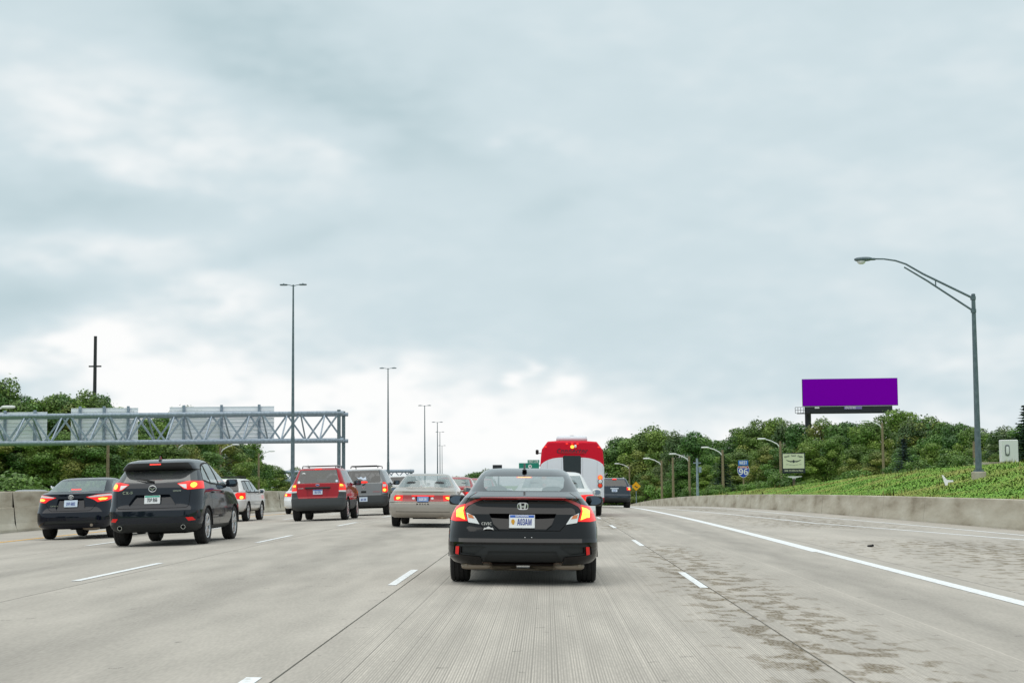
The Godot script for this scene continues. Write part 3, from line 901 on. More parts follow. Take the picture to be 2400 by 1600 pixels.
func make_navy_sedan() -> Node3D:
	var pa: Material = mats.paint_navy
	var h := 1.455
	var rows := sedan_rows(0.888, h, 4.62, 1.075, 1.115, 0.60, -0.42, -1.02)
	var cuts := [
		["rear_window", "rear", pv([-0.66, 1.122, 0.66, 1.122, 0.565, 1.382, -0.565, 1.382]), mats.glass_clear, 0.0],
		["windscreen", "front", pv([-0.7, 1.08, 0.7, 1.08, 0.58, 1.39, -0.58, 1.39]), mats.glass_clear, 0.0],
		["side_window", "sides", pv([-0.98, 1.12, -1.28, 1.29, -1.55, 1.375, -1.9, 1.385, -1.9, 1.06]), mats.glass_clear, 0.0],
		["side_window", "sides", pv([-1.98, 1.06, -1.98, 1.385, -2.4, 1.36, -2.75, 1.22, -3.05, 1.06]), mats.glass_clear, 0.0],
		["tail_light", "pair", pv([0.35, 0.985, 0.60, 1.04, 0.80, 1.055, 0.90, 1.04, 0.88, 0.96, 0.80, 0.89, 0.62, 0.862, 0.52, 0.93]), mats.lens_red, 0.008,
			[["reverse_lens", pv([0.40, 0.995, 0.60, 1.03, 0.80, 1.045, 0.86, 1.04, 0.84, 1.01, 0.60, 0.985, 0.42, 0.98]), mats.lens_white, 0.011], ["brake_glow", pv([0.62, 0.945, 0.70, 0.965, 0.80, 0.955, 0.77, 0.915, 0.66, 0.905]), mats.brake_core, 0.012]]],
		["boot_seam", "rear", pv([-0.62, 0.86, -0.50, 0.70, -0.44, 0.672, 0.44, 0.672, 0.50, 0.70, 0.62, 0.86, 0.628, 0.856, 0.506, 0.694, 0.444, 0.663, -0.444, 0.663, -0.506, 0.694, -0.628, 0.856]), mats.gap, -0.008],
		["plate_recess", "rear", pv([-0.30, 0.955, 0.30, 0.955, 0.34, 0.73, -0.34, 0.73]), null, 0.0],
		["bumper_lip", "rear", pv([-0.60, 0.44, 0.60, 0.44, 0.66, 0.36, -0.66, 0.36]), mats.plastic, -0.012],
	]
	var extra := func(root: Node3D, body: Array) -> void:
		number_plate(root, body, 0.0, 0.84, 0.32, 0.165, "DVF 6002", mats.ink_blue, null, mats.plate_pale, "", 0.0)
		tilted_recess(root, pv([-0.305, 0.96, 0.305, 0.96, 0.345, 0.725, -0.345, 0.725]), 0.725, -0.09, 0.96, -0.19, pa)
		var c := rear_at(body, 0.0, 0.995) + Vector3(0, 0, 0.012)
		var e := Shape.new()
		emblem_ring(e, c, 0.062, 0.042, 0.006)
		emblem_ring(e, c + Vector3(0, 0.012, 0), 0.04, 0.016, 0.005)
		emblem_ring(e, c, 0.02, 0.04, 0.005)
		part("badge", e.mesh(), mats.chrome, root)
		letters("COROLLA", 0.03, mats.chrome, root, rear_at(body, -0.40, 0.79) + Vector3(0, 0, 0.008), true, 0.19, "badge_lettering")
		var b := Shape.new()
		b.box(Vector3(0, 1.17, -0.56), Vector3(0.24, 0.035, 0.05), Basis.IDENTITY, 0.01)
		part("high_brake_light", b.mesh(), mats.brake_red, root)
		var t := Shape.new()
		t.tube(Vector3(0.5, 0.33, -0.05), Vector3(0.5, 0.33, -0.3), 0.035, 0.035, 12)
		t.blob(Vector3(0.42, 0.27, -0.35), Vector3(0.2, 0.07, 0.14), 0.6)
		part("exhaust", t.mesh(), mats.exhaust, root)
	return build_car("navy_sedan", "dark navy four-door sedan nearest the left barrier wall, beside dark crossover", "car", {
		"rows": rows, "bulge": 0.015, "paint": pa, "cuts": cuts, "arches": [-0.98, -3.68, 0.355, 0.325], "wheels": [0.325, 0.215, 0.765, 0],
		"mirror": [0.98, 1.02, -2.95, 0.1, 0.07], "extras": [extra], "seat_y": 0.2})

func make_tan_sedan() -> Node3D:
	var pa: Material = mats.paint_tan
	var rows := sedan_rows(0.925, 1.44, 4.93, 0.97, 1.05, 0.60, -0.62, -1.28)
	var cuts := [
		["rear_window", "rear", pv([-0.72, 1.062, 0.72, 1.062, 0.70, 1.12, 0.575, 1.36, 0.53, 1.378, -0.53, 1.378, -0.575, 1.36, -0.70, 1.12]), mats.glass_clear, 0.0],
		["windscreen", "front", pv([-0.74, 1.06, 0.74, 1.06, 0.6, 1.38, -0.6, 1.38]), mats.glass_clear, 0.0],
		["side_window", "sides", pv([-1.2, 1.06, -1.5, 1.26, -1.75, 1.36, -2.1, 1.375, -2.1, 1.02]), mats.glass_clear, 0.0],
		["side_window", "sides", pv([-2.18, 1.02, -2.18, 1.375, -2.65, 1.35, -3.0, 1.2, -3.3, 1.02]), mats.glass_clear, 0.0],
		["light_bar", "rear", pv([-0.79, 0.80, -0.74, 0.858, 0.74, 0.858, 0.79, 0.80, 0.77, 0.71, 0.55, 0.69, -0.55, 0.69, -0.77, 0.71]), mats.lens_dark, 0.004,
			[["brake_light", pv([0.53, 0.85, 0.73, 0.85, 0.785, 0.80, 0.77, 0.715, 0.55, 0.70]), mats.lens_red, 0.007], ["brake_light", mirror_poly(pv([0.53, 0.85, 0.73, 0.85, 0.785, 0.80, 0.77, 0.715, 0.55, 0.70])), mats.lens_red, 0.007],
			["high_brake_light", pv([-0.30, 0.852, 0.30, 0.852, 0.30, 0.818, -0.30, 0.818]), mats.lens_red, 0.008], ["plate_housing", pv([-0.185, 0.812, 0.185, 0.812, 0.185, 0.70, -0.185, 0.70]), mats.black_matte, -0.01],
			["reverse_light", circle(0.25, 0.77, 0.04, 0.03, 12), mats.lens_white, 0.007], ["reverse_light", circle(-0.25, 0.77, 0.04, 0.03, 12), mats.lens_white, 0.007]]],
		["boot_seam", "rear", pv([-0.55, 0.945, 0.55, 0.945, 0.55, 0.935, -0.55, 0.935]), mats.gap, -0.006],
		["bumper_seam", "rear", pv([-0.9, 0.668, 0.9, 0.668, 0.9, 0.652, -0.9, 0.652]), mats.gap, -0.004],
		["bumper_groove", "rear", pv([-0.72, 0.425, 0.72, 0.425, 0.72, 0.412, -0.72, 0.412]), mats.gap, -0.004],
	]
	var extra := func(root: Node3D, body: Array) -> void:
		number_plate(root, body, 0.0, 0.745, 0.30, 0.15, "NGB 270", mats.plate_white, null, mats.plate_mid, "", 0.014)
		for s: float in [-1.0, 1.0]:
			var p := rear_at(body, 0.66 * s, 0.775)
			var b := Shape.new()
			b.blob(p + Vector3(-0.01 * s, 0, 0.01), Vector3(0.065, 0.035, 0.012), 0.7, Basis.IDENTITY, 6, 12)
			part("brake_glow", b.mesh(), mats.brake_core, root)
		var t := Shape.new()
		t.blob(Vector3(0.5, 0.275, -0.28), Vector3(0.17, 0.05, 0.16), 0.6)
		t.tube(Vector3(0.52, 0.27, -0.06), Vector3(0.52, 0.27, -0.2), 0.03, 0.03, 10)
		part("exhaust", t.mesh(), mats.exhaust, root)
		letters("B U I C K", 0.035, mats.gap, root, rear_at(body, 0.0, 0.62) + Vector3(0, 0, 0.003), true, 0.34, "badge_lettering")
	return build_car("tan_sedan", "champagne tan sedan with full-width red light bar, left of black coupe", "car", {
		"rows": rows, "bulge": 0.015, "paint": pa, "cuts": cuts, "arches": [-1.05, -3.85, 0.36, 0.33], "wheels": [0.33, 0.215, 0.79, 0],
		"mirror": [1.04, 1.0, -3.05, 0.11, 0.07], "extras": [extra], "seat_y": 0.2})

func suv_rows(w: float, h: float, l: float, belt: float, wt: float, lean: float) -> Array:
	return [
		[0.34, w * 0.86, -0.22, -l + 0.14, 0.05, 0.16, 0.2], [0.40, w * 0.95, -0.06, -l + 0.06, 0.06, 0.2, 0.22], [0.48, w * 0.985, 0.0, -l, 0.06, 0.22, 0.25], [0.68, w, 0.0, -l, 0.06, 0.22, 0.26],
		[0.73, w, -0.01, -l + 0.02, 0.06, 0.22, 0.26, 1], [0.745, w * 0.995, -0.09, -l + 0.05, 0.05, 0.18, 0.24], [0.95, w * 0.99, -0.105, -l + 0.22, 0.05, 0.18, 0.26], [1.08, w * 0.98, -0.115, -l + 0.8, 0.05, 0.18, 0.26],
		[belt, w * 0.955, -0.13, -l + 1.15, 0.05, 0.18, 0.28, 1], [lerpf(belt, h, 0.4), lerpf(w * 0.955, wt, 0.4), -0.13 - lean * 0.42, -l + 1.5, 0.05, 0.18, 0.28], [lerpf(belt, h, 0.82), lerpf(w * 0.955, wt, 0.84), -0.13 - lean * 0.85, -l + 1.82, 0.05, 0.18, 0.28],
		[lerpf(belt, h, 0.92), wt * 0.985, -0.13 - lean, -l + 1.95, 0.05, 0.18, 0.26, 1], [lerpf(belt, h, 0.975), wt * 0.9, -0.3 - lean, -l + 2.1, 0.05, 0.18, 0.24], [h, wt * 0.7, -0.6 - lean, -l + 2.3, 0.04, 0.15, 0.12]]

func roof_rack(root: Node3D, x: float, y: float, z0: float, z1: float, cross: Array, m: Material) -> void:
	for s: float in [-1.0, 1.0]:
		var r := Shape.new()
		r.path([Vector3(s * x, y - 0.07, z0), Vector3(s * x, y, z0 - 0.1), Vector3(s * x, y, z1 + 0.1), Vector3(s * x, y - 0.07, z1)], [0.02, 0.014, 0.014, 0.02], 8)
		part("roof_rail", r.mesh(), m, root)
	for z: float in cross:
		var c := Shape.new()
		c.tube(Vector3(-x, y, z), Vector3(x, y, z), 0.012, 0.012, 8)
		part("cross_bar", c.mesh(), m, root)

func make_red_suv() -> Node3D:
	var pa: Material = mats.paint_red
	var rows := suv_rows(0.90, 1.735, 4.4, 1.21, 0.66, 0.24)
	var cuts := [
		["rear_window", "rear", pv([-0.70, 1.23, 0.70, 1.23, 0.60, 1.655, -0.60, 1.655]), mats.glass_dark, 0.0,
			[["window_sticker", circle(-0.62, 1.27, 0.042, -1, 12), mats.white_paint, 0.004], ["window_sticker", circle(0.62, 1.285, 0.04, -1, 12), mats.plate_pale, 0.004], ["window_sticker", pv([-0.55, 1.545, -0.52, 1.57, -0.47, 1.58, -0.43, 1.565, -0.41, 1.545]), mats.white_paint, 0.004]]],
		["windscreen", "front", pv([-0.72, 1.2, 0.72, 1.2, 0.6, 1.62, -0.6, 1.62]), mats.glass_clear, 0.0],
		["side_window", "sides", pv([-0.48, 1.24, -0.56, 1.62, -1.2, 1.64, -1.2, 1.21]), mats.glass_dark, 0.0],
		["side_window", "sides", pv([-1.28, 1.21, -1.28, 1.64, -2.0, 1.64, -2.0, 1.21]), mats.glass_dark, 0.0],
		["side_window", "sides", pv([-2.08, 1.21, -2.08, 1.64, -2.35, 1.6, -2.85, 1.24]), mats.glass_clear, 0.0],
		["tail_light", "pair", pv([0.70, 1.215, 0.80, 1.20, 0.91, 1.13, 0.91, 0.98, 0.69, 0.985]), mats.lens_red, 0.008,
			[["brake_glow", pv([0.72, 1.18, 0.79, 1.175, 0.83, 1.12, 0.72, 1.115]), mats.brake_core, 0.012], ["indicator", pv([0.715, 1.10, 0.84, 1.10, 0.85, 1.06, 0.71, 1.06]), mats.lens_amber, 0.011]]],
		["reverse_light", "pair", pv([0.69, 0.985, 0.90, 0.98, 0.90, 0.925, 0.69, 0.935]), mats.lens_white, 0.006],
		["bumper", "rear", pv([-0.95, 0.2, 0.95, 0.2, 0.95, 0.93, 0.70, 0.925, 0.64, 0.735, -0.64, 0.735, -0.70, 0.925, -0.95, 0.93]), mats.bumper_grey, 0.006],
		["sill_cladding", "sides", pv([-6.0, 0.2, -3.55, 0.2, -3.55, 0.66, -6.0, 0.66]), mats.bumper_grey, 0.004], ["sill_cladding", "sides", pv([-3.55, 0.2, -1.0, 0.2, -1.0, 0.66, -3.55, 0.66]), mats.bumper_grey, 0.004], ["sill_cladding", "sides", pv([-1.0, 0.2, 0.5, 0.2, 0.5, 0.66, -1.0, 0.66]), mats.bumper_grey, 0.004],
		["tailgate_panel", "rear", pv([-0.36, 1.02, 0.36, 1.02, 0.33, 0.80, -0.33, 0.80]), pa, -0.02],
		["door_seam", "sides", pv([-2.03, 1.20, -2.045, 1.20, -2.045, 0.67, -2.03, 0.67]), mats.gap, -0.004],
		["door_seam", "sides", pv([-1.24, 1.20, -1.255, 1.20, -1.255, 0.80, -1.24, 0.80]), mats.gap, -0.004],
	]
	var extra := func(root: Node3D, body: Array) -> void:
		number_plate(root, body, 0.0, 0.94, 0.31, 0.16, "BLK 574", mats.ink_blue, mats.plate_blue, mats.plate_pale, "", 0.0)
		var hb := Shape.new()
		hb.box(rear_at(body, 0.0, 1.075) + Vector3(0, 0, 0.02), Vector3(0.84, 0.06, 0.05), Basis.IDENTITY, 0.015)
		part("tailgate_handle", hb.mesh(), mats.plastic, root)
		var e := Shape.new()
		var c := rear_at(body, 0.0, 1.165) + Vector3(0, 0, 0.008)
		e.plate(circle(0, 0, 0.06, 0.025, 18), c, 0.01)
		var eo := part("badge", e.mesh(), mats.ink_blue, root)
		var er := Shape.new()
		emblem_ring(er, c + Vector3(0, 0, 0.004), 0.062, 0.027, 0.005)
		part("badge_ring", er.mesh(), mats.chrome, eo)
		letters("ESCAPE", 0.035, mats.chrome, root, rear_at(body, -0.56, 1.07) + Vector3(0, 0, 0.008), true, 0.17, "badge_lettering")
		var b := Shape.new()
		b.box(rear_at(body, 0.0, 1.69) + Vector3(0, 0, 0.01), Vector3(0.24, 0.03, 0.03), Basis.IDENTITY, 0.008)
		part("high_brake_light", b.mesh(), mats.brake_red, root)
		roof_rack(root, 0.55, 1.80, -0.55, -2.1, [-0.9, -1.8], mats.black_gloss)
		var an := Shape.new()
		an.tube(Vector3(-0.42, 1.70, -0.9), Vector3(-0.42, 1.86, -0.92), 0.008, 0.004, 6)
		part("aerial", an.mesh(), mats.black_matte, root)
		var t := Shape.new()
		t.blob(Vector3(0.1, 0.34, -0.5), Vector3(0.4, 0.09, 0.2), 0.6)
		t.tube(Vector3(0.58, 0.38, -0.12), Vector3(0.5, 0.38, -0.5), 0.03, 0.03, 8)
		part("exhaust", t.mesh(), mats.black_matte, root)
	return build_car("red_suv", "dark red boxy SUV with black bumper and round window stickers", "car", {
		"rows": rows, "bulge": 0.012, "paint": pa, "cuts": cuts, "arches": [-0.85, -3.47, 0.42, 0.36], "wheels": [0.36, 0.235, 0.785, 2],
		"mirror": [1.02, 1.22, -2.65, 0.12, 0.085], "mirror_paint": mats.plastic, "extras": [extra], "seat_y": 0.4})

func make_grey_suv() -> Node3D:
	var pa: Material = mats.paint_grey
	var rows := suv_rows(0.91, 1.77, 4.5, 1.22, 0.66, 0.20)
	var cuts := [
		["rear_window", "rear", pv([-0.64, 1.25, 0.60, 1.25, 0.66, 1.31, 0.60, 1.69, 0.52, 1.715, -0.58, 1.715, -0.64, 1.66, -0.71, 1.31]), mats.glass_dark, 0.0,
			[["window_sticker", pv([-0.28, 1.48, -0.18, 1.44, -0.10, 1.49, -0.02, 1.42, 0.08, 1.48, 0.11, 1.36, -0.02, 1.35, -0.10, 1.40, -0.2, 1.40]), mats.plate_pale, 0.004]]],
		["windscreen", "front", pv([-0.72, 1.22, 0.72, 1.22, 0.6, 1.65, -0.6, 1.65]), mats.glass_clear, 0.0],
		["side_window", "sides", pv([-0.48, 1.25, -0.56, 1.68, -1.2, 1.69, -1.2, 1.23]), mats.glass_dark, 0.0],
		["side_window", "sides", pv([-1.28, 1.23, -1.28, 1.69, -2.0, 1.69, -2.0, 1.23]), mats.glass_dark, 0.0],
		["side_window", "sides", pv([-2.08, 1.23, -2.08, 1.69, -2.35, 1.63, -2.9, 1.26]), mats.glass_clear, 0.0],
		["tail_light", "pair", pv([0.73, 1.26, 0.82, 1.25, 0.90, 1.10, 0.92, 0.95, 0.86, 0.86, 0.72, 0.88, 0.71, 1.0]), mats.lens_red, 0.008,
			[["reverse_lens", pv([0.73, 1.18, 0.84, 1.18, 0.84, 1.08, 0.74, 1.08]), mats.lens_white, 0.01], ["brake_glow", circle(0.79, 0.96, 0.055, -1, 14), mats.brake_core, 0.012]]],
		["bumper", "rear", pv([-0.96, 0.2, 0.96, 0.2, 0.96, 0.85, 0.70, 0.80, 0.66, 0.775, -0.66, 0.775, -0.70, 0.80, -0.96, 0.85]), mats.bumper_grey, 0.008],
		["sill_cladding", "sides", pv([-6.0, 0.2, -3.55, 0.2, -3.55, 0.6, -6.0, 0.6]), mats.bumper_grey, 0.004], ["sill_cladding", "sides", pv([-3.55, 0.2, -1.0, 0.2, -1.0, 0.6, -3.55, 0.6]), mats.bumper_grey, 0.004], ["sill_cladding", "sides", pv([-1.0, 0.2, 0.5, 0.2, 0.5, 0.6, -1.0, 0.6]), mats.bumper_grey, 0.004],
		["handle_recess", "rear", pv([-0.10, 0.94, 0.10, 0.94, 0.10, 0.86, -0.10, 0.86]), mats.black_matte, -0.02],
		["tailgate_seam", "rear", pv([-0.69, 1.20, -0.68, 0.80, -0.672, 0.80, -0.682, 1.20]), mats.gap, -0.006],
		["tailgate_seam", "rear", pv([0.69, 1.20, 0.68, 0.80, 0.672, 0.80, 0.682, 1.20]), mats.gap, -0.006],
	]
	var extra := func(root: Node3D, body: Array) -> void:
		number_plate(root, body, 0.0, 0.62, 0.31, 0.17, "4KL 928", mats.ink_blue, null, mats.plate_pale, "", 0.012)
		letters("XTERRA", 0.04, mats.chrome, root, rear_at(body, 0.48, 0.90) + Vector3(0, 0, 0.008), true, 0.26, "badge_lettering")
		var e := Shape.new()
		emblem_ring(e, rear_at(body, 0.0, 1.07) + Vector3(0, 0, 0.01), 0.045, 0.045, 0.006)
		e.box(rear_at(body, 0.0, 1.07) + Vector3(0, 0, 0.012), Vector3(0.12, 0.018, 0.008))
		part("badge", e.mesh(), mats.chrome, root)
		var b := Shape.new()
		b.blob(rear_at(body, 0.0, 1.275) + Vector3(0, 0, 0.015), Vector3(0.16, 0.035, 0.03), 0.7, Basis.IDENTITY, 6, 12)
		part("high_brake_light", b.mesh(), mats.brake_red, root)
		var wi := Shape.new()
		wi.tube(rear_at(body, -0.04, 1.15) + Vector3(0, 0, 0.02), rear_at(body, 0.08, 1.22) + Vector3(0, 0, 0.02), 0.02, 0.01, 8)
		part("wiper", wi.mesh(), mats.black_matte, root)
		roof_rack(root, 0.52, 1.89, -0.5, -2.2, [-0.75, -1.3, -1.9], mats.black_matte)
		var bk := Shape.new()
		bk.box(Vector3(0, 1.89, -0.55), Vector3(1.0, 0.05, 0.05), Basis.IDENTITY, 0.015)
		part("rack_bar", bk.mesh(), mats.black_matte, root)
	return build_car("grey_suv", "silver grey SUV with black roof rack, ahead of dark red SUV", "car", {
		"rows": rows, "bulge": 0.012, "paint": pa, "cuts": cuts, "arches": [-0.9, -3.55, 0.42, 0.37], "wheels": [0.37, 0.25, 0.79, 2],
		"mirror": [1.03, 1.25, -2.75, 0.12, 0.09], "mirror_paint": mats.plastic, "extras": [extra], "seat_y": 0.45})

func make_wagon() -> Node3D:
	var pa: Material = mats.paint_silver
	var rows := suv_rows(0.865, 1.50, 4.7, 1.0, 0.60, 0.34)
	var cuts := [
		["rear_window", "rear", pv([-0.68, 1.02, 0.68, 1.02, 0.58, 1.39, -0.58, 1.39]), mats.glass_dark, 0.0],
		["windscreen", "front", pv([-0.7, 1.0, 0.7, 1.0, 0.58, 1.4, -0.58, 1.4]), mats.glass_clear, 0.0],
		["window_frame", "sides", pv([-0.48, 1.02, -0.64, 1.40, -1.3, 1.425, -2.2, 1.425, -2.62, 1.385, -3.25, 0.985, -1.0, 0.985]), mats.black_matte, 0.003,
			[["side_window", pv([-0.6, 1.03, -0.72, 1.37, -1.28, 1.395, -1.28, 1.02]), mats.glass_dark, 0.0],
			["side_window", pv([-1.38, 1.02, -1.38, 1.395, -2.08, 1.395, -2.08, 1.02]), mats.glass_pale, 0.0],
			["side_window", pv([-2.18, 1.02, -2.18, 1.395, -2.58, 1.355, -3.08, 1.02]), mats.glass_pale, 0.0]]],
		["tail_light", "pair", pv([0.52, 0.92, 0.62, 1.0, 0.88, 0.99, 0.88, 0.77, 0.52, 0.78]), mats.lens_red, 0.008, [["brake_glow", circle(0.76, 0.83, 0.055, -1, 14), mats.brake_core, 0.012]]],
		["sill_cladding", "sides", pv([-6.0, 0.2, -3.55, 0.2, -3.55, 0.44, -6.0, 0.44]), mats.paint_beige, 0.004], ["sill_cladding", "sides", pv([-3.55, 0.2, -1.0, 0.2, -1.0, 0.44, -3.55, 0.44]), mats.paint_beige, 0.004], ["sill_cladding", "sides", pv([-1.0, 0.2, 0.5, 0.2, 0.5, 0.44, -1.0, 0.44]), mats.paint_beige, 0.004],
		["door_seam", "sides", pv([-2.14, 1.0, -2.155, 1.0, -2.155, 0.46, -2.14, 0.46]), mats.gap, -0.004],
		["door_seam", "sides", pv([-1.33, 1.0, -1.345, 1.0, -1.345, 0.7, -1.33, 0.7]), mats.gap, -0.004],
	]
	var extra := func(root: Node3D, body: Array) -> void:
		roof_rack(root, 0.5, 1.565, -0.6, -2.4, [-1.0, -2.0], mats.black_matte)
		number_plate(root, body, 0.0, 0.80, 0.31, 0.16, "CWS 318", mats.ink_blue, null, mats.plate_pale, "", 0.012)
		var b := Shape.new()
		b.box(rear_at(body, 0.0, 1.42) + Vector3(0, 0, 0.01), Vector3(0.2, 0.025, 0.03), Basis.IDENTITY, 0.006)
		part("high_brake_light", b.mesh(), mats.brake_red, root)
	return build_car("silver_wagon", "silver white estate wagon with roof rails beside left barrier, beyond dark crossover", "car", {
		"rows": rows, "bulge": 0.012, "paint": pa, "cuts": cuts, "arches": [-0.95, -3.6, 0.375, 0.335], "wheels": [0.33, 0.215, 0.76, 1],
		"mirror": [0.97, 1.03, -2.95, 0.11, 0.08], "extras": [extra], "seat_y": 0.22})

func make_plain_sedan(called: String, label: String, pa: Material, h: float) -> Node3D:
	var rows := sedan_rows(0.89, h, 4.6, 1.03, 1.08, 0.61, -0.45, -1.05)
	var cuts := [
		["rear_window", "rear", pv([-0.66, 1.09, 0.66, 1.09, 0.57, h - 0.085, -0.57, h - 0.085]), mats.glass_clear, 0.0],
		["windscreen", "front", pv([-0.7, 1.06, 0.7, 1.06, 0.58, h - 0.07, -0.58, h - 0.07]), mats.glass_clear, 0.0],
		["side_window", "sides", pv([-0.98, 1.08, -1.28, h - 0.17, -1.55, h - 0.085, -1.9, h - 0.075, -1.9, 1.05]), mats.glass_clear, 0.0],
		["side_window", "sides", pv([-1.98, 1.05, -1.98, h - 0.075, -2.4, h - 0.1, -2.75, h - 0.22, -3.05, 1.05]), mats.glass_clear, 0.0],
		["tail_light", "pair", pv([0.48, 0.95, 0.90, 0.97, 0.90, 0.82, 0.50, 0.80]), mats.lens_red, 0.006, [["brake_glow", circle(0.74, 0.88, 0.05, -1, 12), mats.brake_core, 0.01]]],
		["boot_seam", "rear", pv([-0.48, 0.69, 0.48, 0.69, 0.48, 0.68, -0.48, 0.68]), mats.gap, -0.006],
	]
	var extra := func(root: Node3D, body: Array) -> void:
		number_plate(root, body, 0.0, 0.83, 0.3, 0.15, "MRT 415", mats.ink_blue, null, mats.plate_pale, "", 0.012)
	return build_car(called, label, "car", {
		"rows": rows, "bulge": 0.012, "paint": pa, "cuts": cuts, "arches": [-0.98, -3.66, 0.355, 0.325], "wheels": [0.325, 0.215, 0.77, 0],
		"mirror": [0.99, 1.0, -2.92, 0.1, 0.07], "extras": [extra], "seat_y": 0.2})

func make_white_suv() -> Node3D:
	var rows := suv_rows(0.93, 1.68, 4.6, 1.2, 0.68, 0.2)
	var cuts := [
		["rear_window", "rear", pv([-0.70, 1.22, 0.70, 1.22, 0.61, 1.60, -0.61, 1.60]), mats.glass_dark, 0.0],
		["side_window", "sides", pv([-0.5, 1.22, -0.58, 1.59, -2.3, 1.59, -2.8, 1.22]), mats.glass_dark, 0.0],
		["tail_light", "pair", pv([0.74, 1.15, 0.93, 1.15, 0.93, 0.90, 0.74, 0.90]), mats.lens_red, 0.008],
	]
	return build_car("white_suv", "white SUV mostly hidden between grey SUV and tan sedan", "car", {
		"rows": rows, "paint": mats.paint_white, "cuts": cuts, "arches": [-0.9, -3.6, 0.41, 0.36], "wheels": [0.36, 0.235, 0.8, 0], "mirror": [1.04, 1.24, -2.7, 0.12, 0.09], "seat_y": 0.4, "inside": false})

func make_blue_suv() -> Node3D:
	var pa: Material = mats.paint_steel
	var rows := suv_rows(0.96, 1.74, 5.0, 1.24, 0.68, 0.22)
	var cuts := [
		["rear_window", "rear", pv([-0.72, 1.27, 0.72, 1.27, 0.62, 1.62, -0.62, 1.62]), mats.glass_dark, 0.0],
		["windscreen", "front", pv([-0.74, 1.25, 0.74, 1.25, 0.62, 1.64, -0.62, 1.64]), mats.glass_clear, 0.0],
		["side_window", "sides", pv([-0.5, 1.27, -0.6, 1.64, -2.5, 1.66, -3.2, 1.27]), mats.glass_dark, 0.0],
		["tail_light", "pair", pv([0.70, 1.20, 0.86, 1.235, 0.97, 1.20, 0.97, 1.0, 0.72, 1.02]), mats.lens_red, 0.008, [["lamp_top", pv([0.74, 1.215, 0.86, 1.23, 0.95, 1.21, 0.95, 1.17, 0.74, 1.17]), mats.lens_white, 0.01], ["brake_glow", circle(0.85, 1.1, 0.05, -1, 12), mats.brake_core, 0.012]]],
		["chrome_bar", "rear", pv([-0.24, 1.155, 0.24, 1.155, 0.24, 1.10, -0.24, 1.10]), mats.chrome, 0.012],
		["bumper_cladding", "rear", pv([-1.0, 0.2, 1.0, 0.2, 1.0, 0.50, 0.7, 0.58, -0.7, 0.58, -1.0, 0.50]), mats.plastic, 0.004],
		["sill_cladding", "sides", pv([-6.0, 0.2, -3.55, 0.2, -3.55, 0.48, -6.0, 0.48]), mats.plastic, 0.004], ["sill_cladding", "sides", pv([-3.55, 0.2, -1.0, 0.2, -1.0, 0.48, -3.55, 0.48]), mats.plastic, 0.004], ["sill_cladding", "sides", pv([-1.0, 0.2, 0.5, 0.2, 0.5, 0.48, -1.0, 0.48]), mats.plastic, 0.004],
	]
	var extra := func(root: Node3D, body: Array) -> void:
		number_plate(root, body, 0.0, 1.0, 0.32, 0.15, "CHK 207", mats.ink_blue, null, mats.plate_pale, "", 0.012)
		var b := Shape.new()
		b.blob(rear_at(body, 0.0, 1.665) + Vector3(0, 0, 0.03), Vector3(0.13, 0.03, 0.05), 0.6, Basis.IDENTITY, 6, 12)
		part("high_brake_light", b.mesh(), mats.brake_red, root)
		roof_rack(root, 0.56, 1.77, -0.6, -2.6, [], mats.alloy)
	return build_car("steel_blue_suv", "dark steel-blue SUV in the right lane beside the red and white bus", "car", {
		"rows": rows, "paint": pa, "cuts": cuts, "arches": [-1.0, -3.85, 0.43, 0.38], "wheels": [0.38, 0.245, 0.83, 2], "mirror": [1.07, 1.25, -3.0, 0.12, 0.09], "extras": [extra], "seat_y": 0.45})

